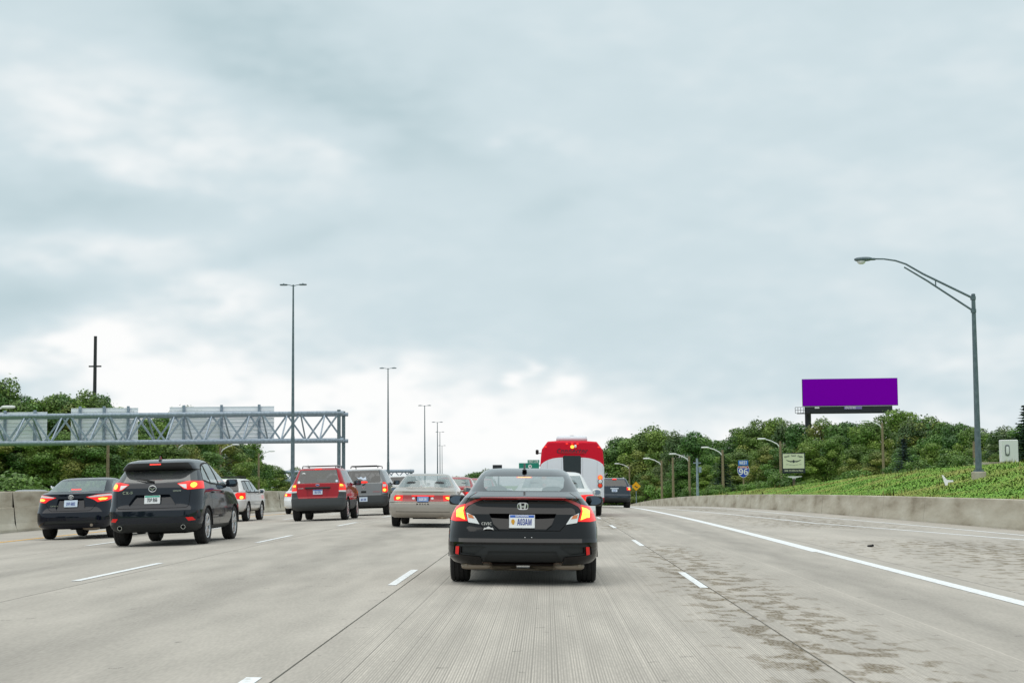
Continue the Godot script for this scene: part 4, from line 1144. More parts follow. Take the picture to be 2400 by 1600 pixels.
func make_bus() -> Node3D:
	var red: Material = mats.bus_red
	var rows := [
		[0.45, 1.16, -0.05, -7.9, 0.02, 0.12, 0.15], [0.55, 1.2, 0.0, -7.95, 0.02, 0.12, 0.15], [1.2, 1.2, 0.0, -7.95, 0.02, 0.12, 0.15], [1.9, 1.2, -0.01, -7.9, 0.02, 0.12, 0.15],
		[2.35, 1.165, -0.03, -7.8, 0.02, 0.12, 0.15], [2.50, 1.14, -0.04, -7.78, 0.02, 0.12, 0.15, 1], [2.74, 0.96, -0.06, -7.7, 0.02, 0.1, 0.12, 1], [2.79, 0.92, -0.12, -7.65, 0.02, 0.1, 0.12], [2.82, 0.6, -0.3, -7.5, 0.02, 0.1, 0.1]]
	var arc := PackedVector2Array()
	for i in 25:
		var x := -1.25 + 2.5 * i / 24.0
		var u := clampf((absf(x) - 0.36) / 0.89, 0.0, 1.0)
		arc.append(Vector2(x, 2.19 - 0.46 * (1.0 - sqrt(maxf(0.0, 1.0 - u * u)))))
	arc.append(Vector2(1.25, 0.7))
	arc.append(Vector2(-1.25, 0.7))
	var cuts := [
		["rear_window", "rear", pv([-0.31, 2.26, 0.29, 2.26, 0.33, 2.22, 0.33, 1.56, -0.33, 1.56, -0.35, 2.22]), mats.glass_bus, -0.01],
		["rear_panel", "rear", arc, mats.bus_white, 0.004,
			[["panel_seam", pv([-0.40, 2.2, -0.39, 2.2, -0.39, 0.8, -0.40, 0.8]), mats.bus_seam, 0.0], ["panel_seam", pv([0.39, 2.2, 0.40, 2.2, 0.40, 0.8, 0.39, 0.8]), mats.bus_seam, 0.0], ["panel_seam", pv([0.93, 2.1, 0.94, 2.1, 0.94, 0.8, 0.93, 0.8]), mats.bus_seam, 0.0], ["panel_seam", pv([-0.94, 2.1, -0.93, 2.1, -0.93, 0.8, -0.94, 0.8]), mats.bus_seam, 0.0]]],
		["side_panel", "sides", pv([-8.0, 1.1, 0.0, 1.1, 0.0, 1.75, -8.0, 1.75]), mats.bus_white, 0.003],
		["side_window", "sides", pv([-7.0, 1.8, -0.7, 1.8, -0.7, 2.3, -7.0, 2.3]), mats.glass_dark, 0.003],
	]
	var extra := func(root: Node3D, body: Array) -> void:
		var ac := Shape.new()
		ac.blob(Vector3(0, 2.90, -1.4), Vector3(0.6, 0.13, 0.9), 0.35)
		var ao := part("air_conditioner", ac.mesh(), mats.bus_white, root)
		var fa := Shape.new()
		fa.blob(Vector3(0, 3.02, -0.9), Vector3(0.1, 0.02, 0.2), 0.6)
		part("vent", fa.mesh(), mats.black_matte, ao)
		letters("Connector", 0.17, mats.bus_ink, root, rear_at(body, 0.0, 2.46) + Vector3(0, -0.03, 0.006), true, 1.15, "lettering", Basis(Vector3(1, 0, 0), Vector3(0.22, 1, 0), Vector3(0, 0, 1)))
		var lip := Shape.new()
		lip.box(rear_at(body, 0.0, 2.36) + Vector3(0, 0, 0.01), Vector3(0.92, 0.03, 0.05), Basis.IDENTITY, 0.008)
		part("window_rain_lip", lip.mesh(), mats.bus_red_dark, root)
		for s: float in [-1.0, 1.0]:
			var k := 0
			for y: float in [1.45, 1.30, 1.15]:
				var sh := Shape.new()
				var c := rear_at(body, 1.05 * s, y)
				sh.blob(c + Vector3(0, 0, 0.008), Vector3(0.078, 0.078, 0.025), 0.9, Basis.IDENTITY, 8, 16)
				part(["brake_light", "reverse_light", "indicator"][k], sh.mesh(), [mats.brake_hot, mats.lens_white, mats.indicator_red][k], root)
				var ring := Shape.new()
				emblem_ring(ring, c + Vector3(0, 0, 0.012), 0.082, 0.082, 0.012, 16)
				part("lamp_ring", ring.mesh(), mats.black_matte if k > 0 else mats.lens_red, root)
				k += 1
		for p in [[-1.0, 2.58], [1.0, 2.58], [-0.2, 2.70], [0.0, 2.71], [0.2, 2.70]]:
			var sh := Shape.new()
			sh.blob(rear_at(body, p[0], p[1]) + Vector3(0, 0, 0.01), Vector3(0.05, 0.032, 0.02), 0.8, Basis.IDENTITY, 6, 12)
			part("marker_lamp", sh.mesh(), mats.lens_red, root)
		var hb := Shape.new()
		hb.blob(rear_at(body, 0.0, 2.59) + Vector3(0, 0, 0.01), Vector3(0.065, 0.06, 0.03), 0.9, Basis.IDENTITY, 6, 14)
		part("high_brake_light", hb.mesh(), mats.brake_core, root)
		var cam := Shape.new()
		cam.blob(rear_at(body, 0.12, 2.61) + Vector3(0, 0, 0.03), Vector3(0.045, 0.06, 0.05), 0.8, Basis.IDENTITY, 6, 12)
		part("rear_camera", cam.mesh(), mats.white_paint, root)
		var bump := Shape.new()
		bump.box(Vector3(0, 0.55, 0.06), Vector3(2.35, 0.25, 0.16), Basis.IDENTITY, 0.03)
		part("bumper", bump.mesh(), mats.plastic, root)
		for s: float in [-1.0, 1.0]:
			var mi := Shape.new()
			mi.box(Vector3(1.36 * s, 2.55, -7.4), Vector3(0.13, 0.2, 0.1), Basis.IDENTITY, 0.03)
			mi.tube(Vector3(1.1 * s, 2.5, -7.5), Vector3(1.3 * s, 2.5, -7.4), 0.02, 0.02, 6)
			part("door_mirror", mi.mesh(), mats.black_matte, root)
	return build_car("shuttle_bus", "red and white shuttle bus lettered Connector with small rear window", "bus", {
		"rows": rows, "bulge": 0.0, "paint": red, "cuts": cuts, "arches": [-1.9, -6.6, 0.5, 0.42], "wheels": [0.42, 0.4, 0.96, 0], "extras": [extra], "inside": false})

# ------------------------------------------------------------------ sky
const SKY_SCALE := 1.38

func cloud_sky() -> ImageTexture:
	var W := 2048
	var Hh := 1536
	var n1 := FastNoiseLite.new()
	n1.seed = 11
	n1.frequency = 1.0
	n1.fractal_octaves = 4
	n1.noise_type = FastNoiseLite.TYPE_SIMPLEX_SMOOTH
	var n2 := FastNoiseLite.new()
	n2.seed = 29
	n2.frequency = 1.0
	n2.fractal_octaves = 5
	n2.fractal_gain = 0.55
	n2.noise_type = FastNoiseLite.TYPE_SIMPLEX_SMOOTH
	# cloud masses: azimuth, elevation, half sizes (degrees), tilt, brightness
	var mass := [
		[-11.2, 16.4, 4.2, 1.5, -14, -0.26], [-7.7, 14.1, 4.6, 1.3, -24, -0.30], [-4.6, 12.3, 3.0, 1.2, -20, -0.16], [-15.8, 13.0, 6.0, 2.3, -8, 0.16], [-11.2, 11.6, 5.0, 1.6, -14, 0.1], [-15.5, 11.4, 5.0, 1.4, 0, 0.07],
		[-8.4, 11.7, 2.0, 0.5, -4, 0.16], [-17.8, 9.7, 3.6, 1.0, -6, -0.28], [-13.5, 9.6, 3.0, 0.9, 0, -0.12], [-9.0, 8.6, 2.3, 0.55, 16, -0.24], [-11.2, 7.7, 0.9, 0.35, 12, -0.15], [-16.0, 8.2, 3.8, 0.7, 2, 0.28],
		[-11.8, 6.4, 1.6, 0.7, -10, 0.38], [-19.0, 6.0, 2.2, 1.0, 4, -0.34], [-16.0, 5.2, 2.4, 0.7, 8, 0.45], [-13.2, 5.0, 1.8, 0.5, 0, -0.1], [-9.5, 5.8, 1.8, 1.0, 0, 0.15], [-9.0, 2.4, 10.0, 1.6, 0, 0.52], [-13.5, 4.2, 6.0, 1.3, 0, 0.2], [-15.0, 4.4, 4.0, 1.2, 0, 0.15], [-6.2, 3.5, 2.2, 0.6, 18, 0.3], [-13.0, 3.6, 2.5, 0.5, 0, 0.25],
		[-0.8, 3.8, 0.32, 0.35, 20, 0.36], [0.8, 3.4, 0.7, 0.4, -20, 0.3], [-1.6, 3.3, 0.8, 0.25, 10, -0.12], [1.0, 1.2, 9.0, 1.5, 0, 0.38], [12.5, 1.6, 4.5, 0.8, 0, 0.3], [15.2, 4.2, 3.0, 0.7, 4, 0.18], [16.5, 10.0, 7.0, 5.0, 0, 0.05], [-0.4, 12.2, 2.0, 0.5, -12, 0.13], [-0.2, 9.6, 1.1, 0.4, 24, -0.18], [2.0, 6.0, 4.0, 1.6, 0, -0.1]]
	var data := PackedFloat32Array()
	data.resize(W * Hh * 3)
	var dark := Vector3(0.48, 0.610, 0.655)
	var mid := Vector3(0.635, 0.745, 0.788)
	var bright := Vector3(0.985, 0.99, 0.985)
	for j in Hh:
		var el := 90.0 - 180.0 * (j + 0.5) / Hh
		var ce := cos(deg_to_rad(el))
		var se := sin(deg_to_rad(el))
		var far := absf(el) > 24.0
		for i in W:
			var az := 360.0 * (i + 0.5) / W
			if az > 180.0: az -= 360.0
			var a := deg_to_rad(az)
			var dir := Vector3(sin(a) * ce, se, -cos(a) * ce)
			# layers seen edge-on near the horizon, so stretched sideways there
			var q := Vector3(dir.x * 6.0, dir.y * 15.0, dir.z * 6.0)
			var base := n1.get_noise_3dv(q)
			var w := n2.get_noise_3dv(q * 2.4 + Vector3(5, 1, 3))
			var fine := n2.get_noise_3dv(q * 6.5 + Vector3(2, 8, 1))
			var t := 0.44 + 0.10 * base + 0.085 * w + 0.035 * fine + 0.06 * fine * clampf((9.0 - el) / 7.0, 0.0, 1.0)
			var edge := 0.0
			if el < 3.5: t += 0.16 * clampf((3.5 - el) / 4.0, 0.0, 1.0)
			if not far and absf(az) < 30.0:
				var w2 := n2.get_noise_3dv(q * 1.3 - Vector3(9, 4, 2))
				var wa := az + 1.5 * w + 1.2 * w2
				var we := el + 0.75 * w2 + 0.35 * w
				for m in mass:
					var dx: float = wa - m[0]
					var dy: float = we - m[1]
					if absf(dx) > m[2] * 2.6 + 1.0 or absf(dy) > m[2] * 1.6 + m[3] * 2.2: continue
					var r := deg_to_rad(m[4])
					var u: float = (dx * cos(r) + dy * sin(r)) / m[2]
					var v: float = (dy * cos(r) - dx * sin(r)) / m[3]
					edge += m[5] * exp(-(u * u + v * v))
			# ragged edges where light and dark masses meet
			t += edge * (1.0 + 0.6 * w + 0.35 * fine) + 0.05 * clampf(absf(edge) * 3.0, 0.0, 1.0) * smoothstep(-0.10, 0.12, w)
			t = clampf(t, 0.0, 1.0)
			var c := dark.lerp(mid, t * 2.2) if t < 0.4545 else mid.lerp(bright, (t - 0.4545) / 0.5455)
			c /= SKY_SCALE
			var k := (j * W + i) * 3
			data[k] = c.x
			data[k + 1] = c.y
			data[k + 2] = c.z
	var img := Image.create_from_data(W, Hh, false, Image.FORMAT_RGBF, data.to_byte_array())
	return ImageTexture.create_from_image(img)

# ------------------------------------------------------------------ concrete lanes
# one picture per lane: u across (metres 0..wide), v along (32 m, repeating)
func lane_picture(wide: float, seed_: int, w: int, h: int, grooves: Array, bands: Array, seams: Array, stain: Array) -> ImageTexture:
	var na := FastNoiseLite.new()
	na.seed = seed_
	na.frequency = 0.006
	na.fractal_octaves = 5
	var coarse := na.get_seamless_image(w, h).get_data()
	na.frequency = 0.12
	na.seed = seed_ + 7
	na.fractal_octaves = 3
	var fine := na.get_seamless_image(w, h).get_data()
	var nb := FastNoiseLite.new()
	nb.seed = seed_ + 3
	nb.frequency = 0.9
	nb.fractal_octaves = 4
	var out := PackedByteArray()
	out.resize(w * h * 3)
	var across := PackedFloat32Array()
	var groove := PackedFloat32Array()
	var rr := RandomNumberGenerator.new()
	rr.seed = seed_
	var lines := PackedFloat32Array()
	for i in 400: lines.append(rr.randf())
	for i in w:
		var x := wide * (i + 0.5) / w
		var k := 1.0
		for b in bands: k -= b[2] * exp(-pow((x - b[0]) / b[1], 2.0))
		for s in seams:
			if absf(x - s[0]) < s[1]: k += s[2]
		across.append(k)
		var g := 0.0
		if grooves.size() and x > grooves[0] and x < grooves[1]:
			var id := x / 0.019
			g = grooves[2] * (0.55 + 0.9 * lines[int(id) % 400]) * (1.0 if fposmod(id, 1.0) < 0.42 else -0.5)
			g += grooves[2] * 0.5 * (lines[int(x / 0.13) % 400] - 0.5)
		groove.append(g)
	var pits := {}
	for q in 90:
		var px := rr.randi() % w
		var py := rr.randi() % h
		var lw := int(rr.randf_range(0.02, 0.11) / wide * w)
		var lh := int(rr.randf_range(0.02, 0.07) / 32.0 * h) + 1
		for a in lw:
			for b in lh:
				if rr.randf() < 0.75: pits[((py + b + int(a * rr.randf() * 0.2)) % h) * w + (px + a) % w] = rr.randf_range(0.2, 0.6)
	for j in h:
		var along := 32.0 * (j + 0.5) / h
		for i in w:
			var p := j * w + i
			var c := coarse[p] / 255.0 - 0.5
			var f := fine[p] / 255.0 - 0.5
			var k := across[i] + 0.26 * c + 0.24 * f - groove[i] * (0.8 + 0.9 * c + 0.8 * f)
			var brown := 0.0
			if stain.size():
				var x := wide * (i + 0.5) / w
				var m := exp(-pow((x - stain[0]) / stain[1], 2.0)) * smoothstep(stain[2], stain[2] + 3.0, along) * (1.0 - smoothstep(stain[3] - 5.0, stain[3], along))
				if m > 0.05:
					brown = smoothstep(0.08, 0.42, nb.get_noise_2d(x * 3.0, along * 1.7) + 0.30 * nb.get_noise_2d(x * 9.0 + 40.0, along * 4.0) + 0.42 * m - 0.2) * sqrt(m) * (0.8 + 1.6 * f)
			k *= 1.0 - pits.get(p, 0.0)
			var r := 0.402 * k * (1.0 - 0.56 * brown)
			var g := 0.374 * k * (1.0 - 0.61 * brown)
			var b := 0.333 * k * (1.0 - 0.7 * brown)
			out[p * 3] = clampi(int(255.0 * pow(maxf(r, 0.0), 1.0 / 2.2)), 0, 255)
			out[p * 3 + 1] = clampi(int(255.0 * pow(maxf(g, 0.0), 1.0 / 2.2)), 0, 255)
			out[p * 3 + 2] = clampi(int(255.0 * pow(maxf(b, 0.0), 1.0 / 2.2)), 0, 255)
	return ImageTexture.create_from_image(Image.create_from_data(w, h, false, Image.FORMAT_RGB8, out))

func strip(x0: Callable, x1: Callable, d0: float, d1: float, lift: float, step := 2.5, thick := 0.0, cols := 1) -> ArrayMesh:
	# a ribbon that follows the road; x0 and x1 give its edges at a distance
	var s := Shape.new()
	var n := maxi(1, ceili((d1 - d0) / step))
	for i in n:
		var da := lerpf(d0, d1, float(i) / n)
		var db := lerpf(d0, d1, float(i + 1) / n)
		for k in cols:
			var f0 := float(k) / cols
			var f1 := float(k + 1) / cols
			var xs := [lerpf(x0.call(da), x1.call(da), f0), lerpf(x0.call(da), x1.call(da), f1), lerpf(x0.call(db), x1.call(db), f1), lerpf(x0.call(db), x1.call(db), f0)]
			var ds := [da, da, db, db]
			var us := [f0, f1, f1, f0]
			var ps := []
			for e in 4: ps.append(Vector3(xs[e], road_y(xs[e], ds[e]) + lift, -ds[e]))
			for t in [[0, 2, 1], [0, 3, 2]]:
				var f: Vector3 = (ps[t[2]] - ps[t[0]]).cross(ps[t[1]] - ps[t[0]])
				var order: Array = t if f.y > 0.0 else [t[0], t[2], t[1]]
				for e in order:
					s.v.append(ps[e])
					s.n.append(Vector3.UP)
					s.uv.append(Vector2(us[e], (ds[e] - 8.0) / 32.0))
		if thick > 0.0:
			for side in 2:
				var xa: float = x0.call(da) if side == 0 else x1.call(da)
				var xb: float = x0.call(db) if side == 0 else x1.call(db)
				var a := Vector3(xa, road_y(xa, da) + lift, -da)
				var b := Vector3(xb, road_y(xb, db) + lift, -db)
				var dn := Vector3(0, -thick, 0)
				var m := s.v.size()
				s.quad(a, b, b + dn, a + dn, Vector3(-1 if side == 0 else 1, 0, 0))
				for q in s.v.size() - m: s.uv.append(Vector2(0.01 if side == 0 else 0.99, (da - 8.0) / 32.0))
	return s.mesh()

func const_x(x: float) -> Callable:
	return func(_d: float) -> float: return x

func poly_x(points: Array, off: float) -> Callable:
	return func(d: float) -> float:
		if d <= points[0][1]:
			var g: float = (points[1][0] - points[0][0]) / (points[1][1] - points[0][1])
			return points[0][0] + g * (d - points[0][1]) + off
		for i in points.size() - 1:
			if d <= points[i + 1][1]:
				return lerpf(points[i][0], points[i + 1][0], (d - points[i][1]) / (points[i + 1][1] - points[i][1])) + off
		return points[-1][0] + off

func build_road() -> void:
	var road := Node3D.new()
	road.name = numbered("road")
	add_child(road)
	tag(road, "pale concrete freeway with grooved lanes and white dashes", "road", "", "structure")
	var lanes := [
		[-15.93, -12.9, 512, 1024, [], [[1.6, 1.0, 0.08]], [], []],
		[-12.885, -9.23, 512, 1024, [], [[1.85, 0.5, 0.16]], [], []],
		[-9.215, -5.468, 768, 1024, [], [[1.85, 0.5, 0.18]], [], []],
		[-5.452, -1.708, 1024, 1536, [], [[1.85, 0.45, 0.2], [0.9, 0.3, 0.06], [2.8, 0.3, 0.06]], [], []],
		[-1.692, 1.893, 1024, 1536, [0.22, 3.585, 0.26], [[1.8, 0.5, 0.05]], [[0.42, 0.006, -0.25], [1.2, 0.006, 0.12], [2.35, 0.008, 0.16], [2.9, 0.006, 0.12]], [3.55, 0.42, 0.3, 24.0]],
		[1.908, 5.35, 1024, 1536, [0.0, 1.35, 0.2], [[1.95, 0.42, 0.19]], [[1.42, 0.007, 0.2], [0.75, 0.006, 0.08]], [0.3, 0.55, 0.3, 26.0]],
		[5.366, 13.2, 768, 1024, [], [[1.0, 0.9, -0.05], [3.2, 0.5, 0.05]], [[2.5, 0.012, -0.25]], [3.0, 2.6, 3.0, 30.0]],
	]
	var k := 0
	var rough := ramp_noise(60, 0.08, 256, [], 4, FastNoiseLite.TYPE_SIMPLEX, true, 2.0)
	for l in lanes:
		var m := StandardMaterial3D.new()
		m.resource_name = "concrete_lane_%d" % k
		m.albedo_texture = lane_picture(l[1] - l[0], 100 + k * 13, l[2], l[3], l[4], l[5], l[6], l[7])
		m.roughness = 0.93
		part("lane_slab", strip(const_x(l[0]), const_x(l[1]), -40.0, 345.0, 0.0, 3.0, 0.12, 1), m, road)
		k += 1
	part("joint_filler", strip(const_x(-15.9), const_x(13.2), -40.0, 345.0, -0.014, 3.0, 0.0, 12), mats.joint, road)
	# painted lines
	for row in [[-1.84, 6.78, 0.10, 3.3], [1.84, 6.75, 0.10, 3.2], [-5.73, 19.4 - 24.38, 0.12, 4.3], [-9.4, 20.4 - 24.38, 0.12, 3.3]]:
		var d: float = row[1]
		while d < 190.0:
			var x: float = row[0]
			if d > -20.0: part("lane_dash", strip(const_x(x - row[2] * 0.5), const_x(x + row[2] * 0.5), d, d + row[3], 0.004, 1.6), mats.line_white, road)
			d += 12.19
	var edge := [[4.95, 8.0], [4.93, 30.0], [5.08, 70.0], [5.3, 105.0], [5.3, 200.0]]
	part("edge_line", strip(poly_x(edge, -0.1), poly_x(edge, 0.1), 5.0, 190.0, 0.004, 2.5), mats.line_white, road)
	part("edge_line", strip(poly_x(edge, -0.17), poly_x(edge, -0.101), 29.0, 120.0, 0.004, 2.5), mats.line_white, road)
	var gore := [[11.2, 33.0], [10.64, 36.1], [8.44, 50.8], [6.85, 84.5], [5.9, 120.0]]
	part("gore_line", strip(poly_x(gore, -0.08), poly_x(gore, 0.08), 31.0, 120.0, 0.004, 2.0), mats.line_white, road)
	var outer := [[11.9, 33.0], [11.62, 39.4], [10.37, 62.4], [10.16, 92.0], [10.1, 200.0]]
	part("ramp_line", strip(poly_x(outer, -0.07), poly_x(outer, 0.07), 30.0, 180.0, 0.004, 2.5), mats.line_white, road)
	part("yellow_line", strip(const_x(-12.72), const_x(-12.56), 10.0, 190.0, 0.004, 3.0), mats.line_yellow, road)
	# far carriageway behind the left wall
	var opp := Node3D.new()
	opp.name = numbered("opposite_road")
	add_child(opp)
	tag(opp, "opposite concrete carriageway behind the left barrier wall", "road", "", "structure")
	part("lane_slab", strip(func(_d: float) -> float: return -33.0, func(_d: float) -> float: return -16.45, -40.0, 345.0, 0.0, 5.0, 0.1, 4), mats.concrete_far, opp)

func build_barrier(called: String, label: String, inner: float, out_dir: float, height: float, d0: float, d1: float, shape: Array, toe: bool, m: Material) -> void:
	var w := thing(called, label, "barrier wall", Vector3(inner, 0, -d0))
	var d := d0
	var r2 := RandomNumberGenerator.new()
	r2.seed = 5
	while d < d1:
		var l := 6.0
		var s := Shape.new()
		var tweak := r2.randf_range(-0.008, 0.008)
		var prev := []
		for e in 3:
			var dd := d + 0.012 + (l - 0.024) * e / 2.0
			var xx: float = shape[0].call(dd)
			var ring := []
			for p: Vector2 in ([Vector2(0, -0.1), Vector2(0, 0.08), Vector2(0.07, 0.26), Vector2(0.11, 0.73), Vector2(0.15, 0.745), Vector2(0.16, height - 0.02), Vector2(0.18, height), Vector2(0.46, height), Vector2(0.48, height - 0.02), Vector2(0.48, -0.1)] if toe else [Vector2(0, -0.1), Vector2(0, 0.06), Vector2(0.1, height - 0.02), Vector2(0.12, height), Vector2(0.31, height), Vector2(0.33, height - 0.02), Vector2(0.33, -0.1)]):
				ring.append(Vector3(xx + out_dir * (p.x + tweak) - inner, road_y(xx, dd) + p.y, -dd + d0))
			if e > 0:
				for q in ring.size() - 1:
					var mid: Vector3 = (prev[q] + prev[q + 1]) * 0.5 - Vector3(xx + out_dir * 0.25 - inner, road_y(xx, dd) + height * 0.5, 0)
					mid.z = 0
					s.quad(prev[q], prev[q + 1], ring[q + 1], ring[q], mid)
			if e != 1:
				for q in range(1, ring.size() - 1): s.flat(ring[0], ring[q], ring[q + 1], Vector3(0, 0, 1 if e == 0 else -1))
			prev = ring
		part("wall_section", s.mesh(), m, w)
		d += l

func build_ground() -> void:
	var s := Shape.new()
	var xs := [-2500.0, -800.0, -300.0, -120.0, -70.0, -52.0, -44.0, -40.0, -38.0, -36.5, -35.0, -34.0, -33.1, -33.0, -16.0, -15.0, 12.4, 12.55, 13.2, 14.0, 15.0, 16.0, 17.0, 18.0, 19.0, 20.0, 22.0, 25.0, 29.0, 34.0, 42.0, 55.0, 80.0, 130.0, 300.0, 800.0, 2500.0]
	var ds := [-400.0, -150.0, -60.0, -20.0, 0.0]
	var q := 10.0
	while q < 300.0:
		ds.append(q)
		q += 5.0
	ds.append_array([320.0, 350.0, 390.0, 430.0, 500.0, 700.0, 1200.0, 3000.0])
	var bump := FastNoiseLite.new()
	bump.seed = 9
	bump.frequency = 0.16
	var hy := func(x: float, d: float) -> float:
		if x > -33.05 and x < 12.5 + bank_shift(d): return road_y(clampf(x, -16.0, 12.5), d) - 0.5
		var y := terrain_y(x, d)
		if x > 13.0: y += 0.14 * bump.get_noise_2d(x * 1.4, d) * smoothstep(13.0, 16.0, x)
		return y
	for i in xs.size() - 1:
		for j in ds.size() - 1:
			var p := []
			var nn := []
			for e in [[0, 0], [1, 0], [1, 1], [0, 1]]:
				var x: float = xs[i + e[0]]
				var d: float = ds[j + e[1]]
				if x > 12.0: x += bank_shift(d)
				p.append(Vector3(x, hy.call(x, d), -d))
				nn.append(Vector3(hy.call(x - 0.3, d) - hy.call(x + 0.3, d), 0.6, hy.call(x, d + 0.3) - hy.call(x, d - 0.3)).normalized() if x > 13.0 else Vector3.UP)
			s.tri(p[0], p[1], p[2], nn[0], nn[1], nn[2])
			s.tri(p[0], p[2], p[3], nn[0], nn[2], nn[3])
	var g := part("ground", s.mesh(), mats.turf, self)
	tag(g, "grassy ground beside the freeway", "ground", "", "structure")

func build_grass() -> void:
	var s := Shape.new()
	var r := RandomNumberGenerator.new()
	r.seed = 77
	for i in 12:
		var a := r.randf() * TAU
		var lean := Vector3(cos(a), 0, sin(a)) * r.randf_range(0.05, 0.16)
		var o := Vector3(r.randf_range(-0.22, 0.22), -0.01, r.randf_range(-0.22, 0.22))
		var side := Vector3(-sin(a), 0, cos(a)) * r.randf_range(0.014, 0.03)
		var h := r.randf_range(0.02, 0.07)
		var m := o + lean * 0.4 + Vector3(0, h * 0.65, 0)
		var t := o + lean + Vector3(0, h, 0)
		var up := Vector3(lean.x, 0.6, lean.z).normalized()
		s.tri(o - side, o + side, m + side * 0.7, up, up, up)
		s.tri(o - side, m + side * 0.7, m - side * 0.7, up, up, up)
		s.tri(m - side * 0.7, m + side * 0.7, t, up, up, up)
	var mm := MultiMesh.new()
	mm.transform_format = MultiMesh.TRANSFORM_3D
	mm.use_colors = true
	mm.mesh = s.mesh()
	var n := 110000
	mm.instance_count = n
	var patch := FastNoiseLite.new()
	patch.seed = 3
	patch.frequency = 0.22
	var bump := FastNoiseLite.new()
	bump.seed = 9
	bump.frequency = 0.16
	for i in n:
		var x := 12.5 + 12.0 * pow(r.randf(), 1.1)
		var d := 36.0 + 120.0 * pow(r.randf(), 1.5)
		x += bank_shift(d)
		var y := terrain_y(x, d)
		if x > 13.0: y += 0.14 * bump.get_noise_2d(x * 1.4, d) * smoothstep(13.0, 16.0, x)
		var p := patch.get_noise_2d(x, d * 0.7)
		var k := r.randf_range(0.6, 1.3) * (1.0 + 0.8 * p)
		var tall := 1.0
		if r.randf() < 0.004 + 0.05 * smoothstep(19.0, 22.0, x): tall = r.randf_range(2.0, 5.0)
		var b := Basis(Vector3.UP, r.randf() * TAU).scaled(Vector3(1, k * tall, 1) * r.randf_range(0.8, 1.3))
		mm.set_instance_transform(i, Transform3D(b, Vector3(x, y, -d)))
		var v := r.randf_range(0.8, 1.2)
		var dry := clampf((0.32 if tall < 1.5 else 0.75) + p * 1.3 + r.randf_range(-0.25, 0.25), 0.0, 1.0)
		mm.set_instance_color(i, Color(lerpf(0.15, 0.29, dry) * v, lerpf(0.32, 0.31, dry) * v, lerpf(0.03, 0.07, dry) * v))
	var o := MultiMeshInstance3D.new()
	o.name = numbered("grass")
	o.multimesh = mm
	o.material_override = mats.blade
	add_child(o)
	tag(o, "long green grass on the bank behind the right wall", "grass", "", "stuff")

# ------------------------------------------------------------------ trees
func leaf_mesh(seed_: int, lobes: Array, leaves: int, size: float, tones: Array) -> ArrayMesh:
	var s := Shape.new()
	var r := RandomNumberGenerator.new()
	r.seed = seed_
	var total := 0.0
	for l in lobes: total += l[1] * l[1]
	for l in lobes:
		var n := int(leaves * l[1] * l[1] / total)
		var tone: Vector3 = tones[r.randi() % tones.size()] * r.randf_range(0.85, 1.2)
		for i in n:
			var d := Vector3(r.randfn(), r.randfn(), r.randfn()).normalized()
			var rad: float = l[1] * (1.0 - 0.45 * pow(r.randf(), 2.2)) * (1.0 + 0.13 * sin(d.x * 9.0 + l[0].x * 3.0) * sin(d.y * 8.0 + l[0].z * 2.0))
			if r.randf() < 0.12: rad *= r.randf_range(1.02, 1.4)
			var c: Vector3 = l[0] + d * rad * Vector3(1, l[2], 1)
			if c.y < 0.02: continue
			var nn := (d + Vector3(r.randfn(), r.randfn() + 0.4, r.randfn()) * 0.55).normalized()
			var u := nn.cross(Vector3(r.randfn(), r.randfn(), r.randfn())).normalized()
			var w := nn.cross(u)
			var z := size * r.randf_range(0.5, 1.5)
			var a := c + u * z * 0.5
			var b := c + w * z * 0.32
			var e := c - u * z * 0.5
			var f := c - w * z * 0.32
			s.tri(a, b, e, nn, nn, nn)
			s.tri(a, e, f, nn, nn, nn)
			var t := tone * r.randf_range(0.7, 1.35)
			if r.randf() < 0.04: t = t * 1.5 + Vector3(0.03, 0.025, 0.0)
			for q in 6: s.c.append(Color(t.x, t.y, t.z))
	return s.mesh()

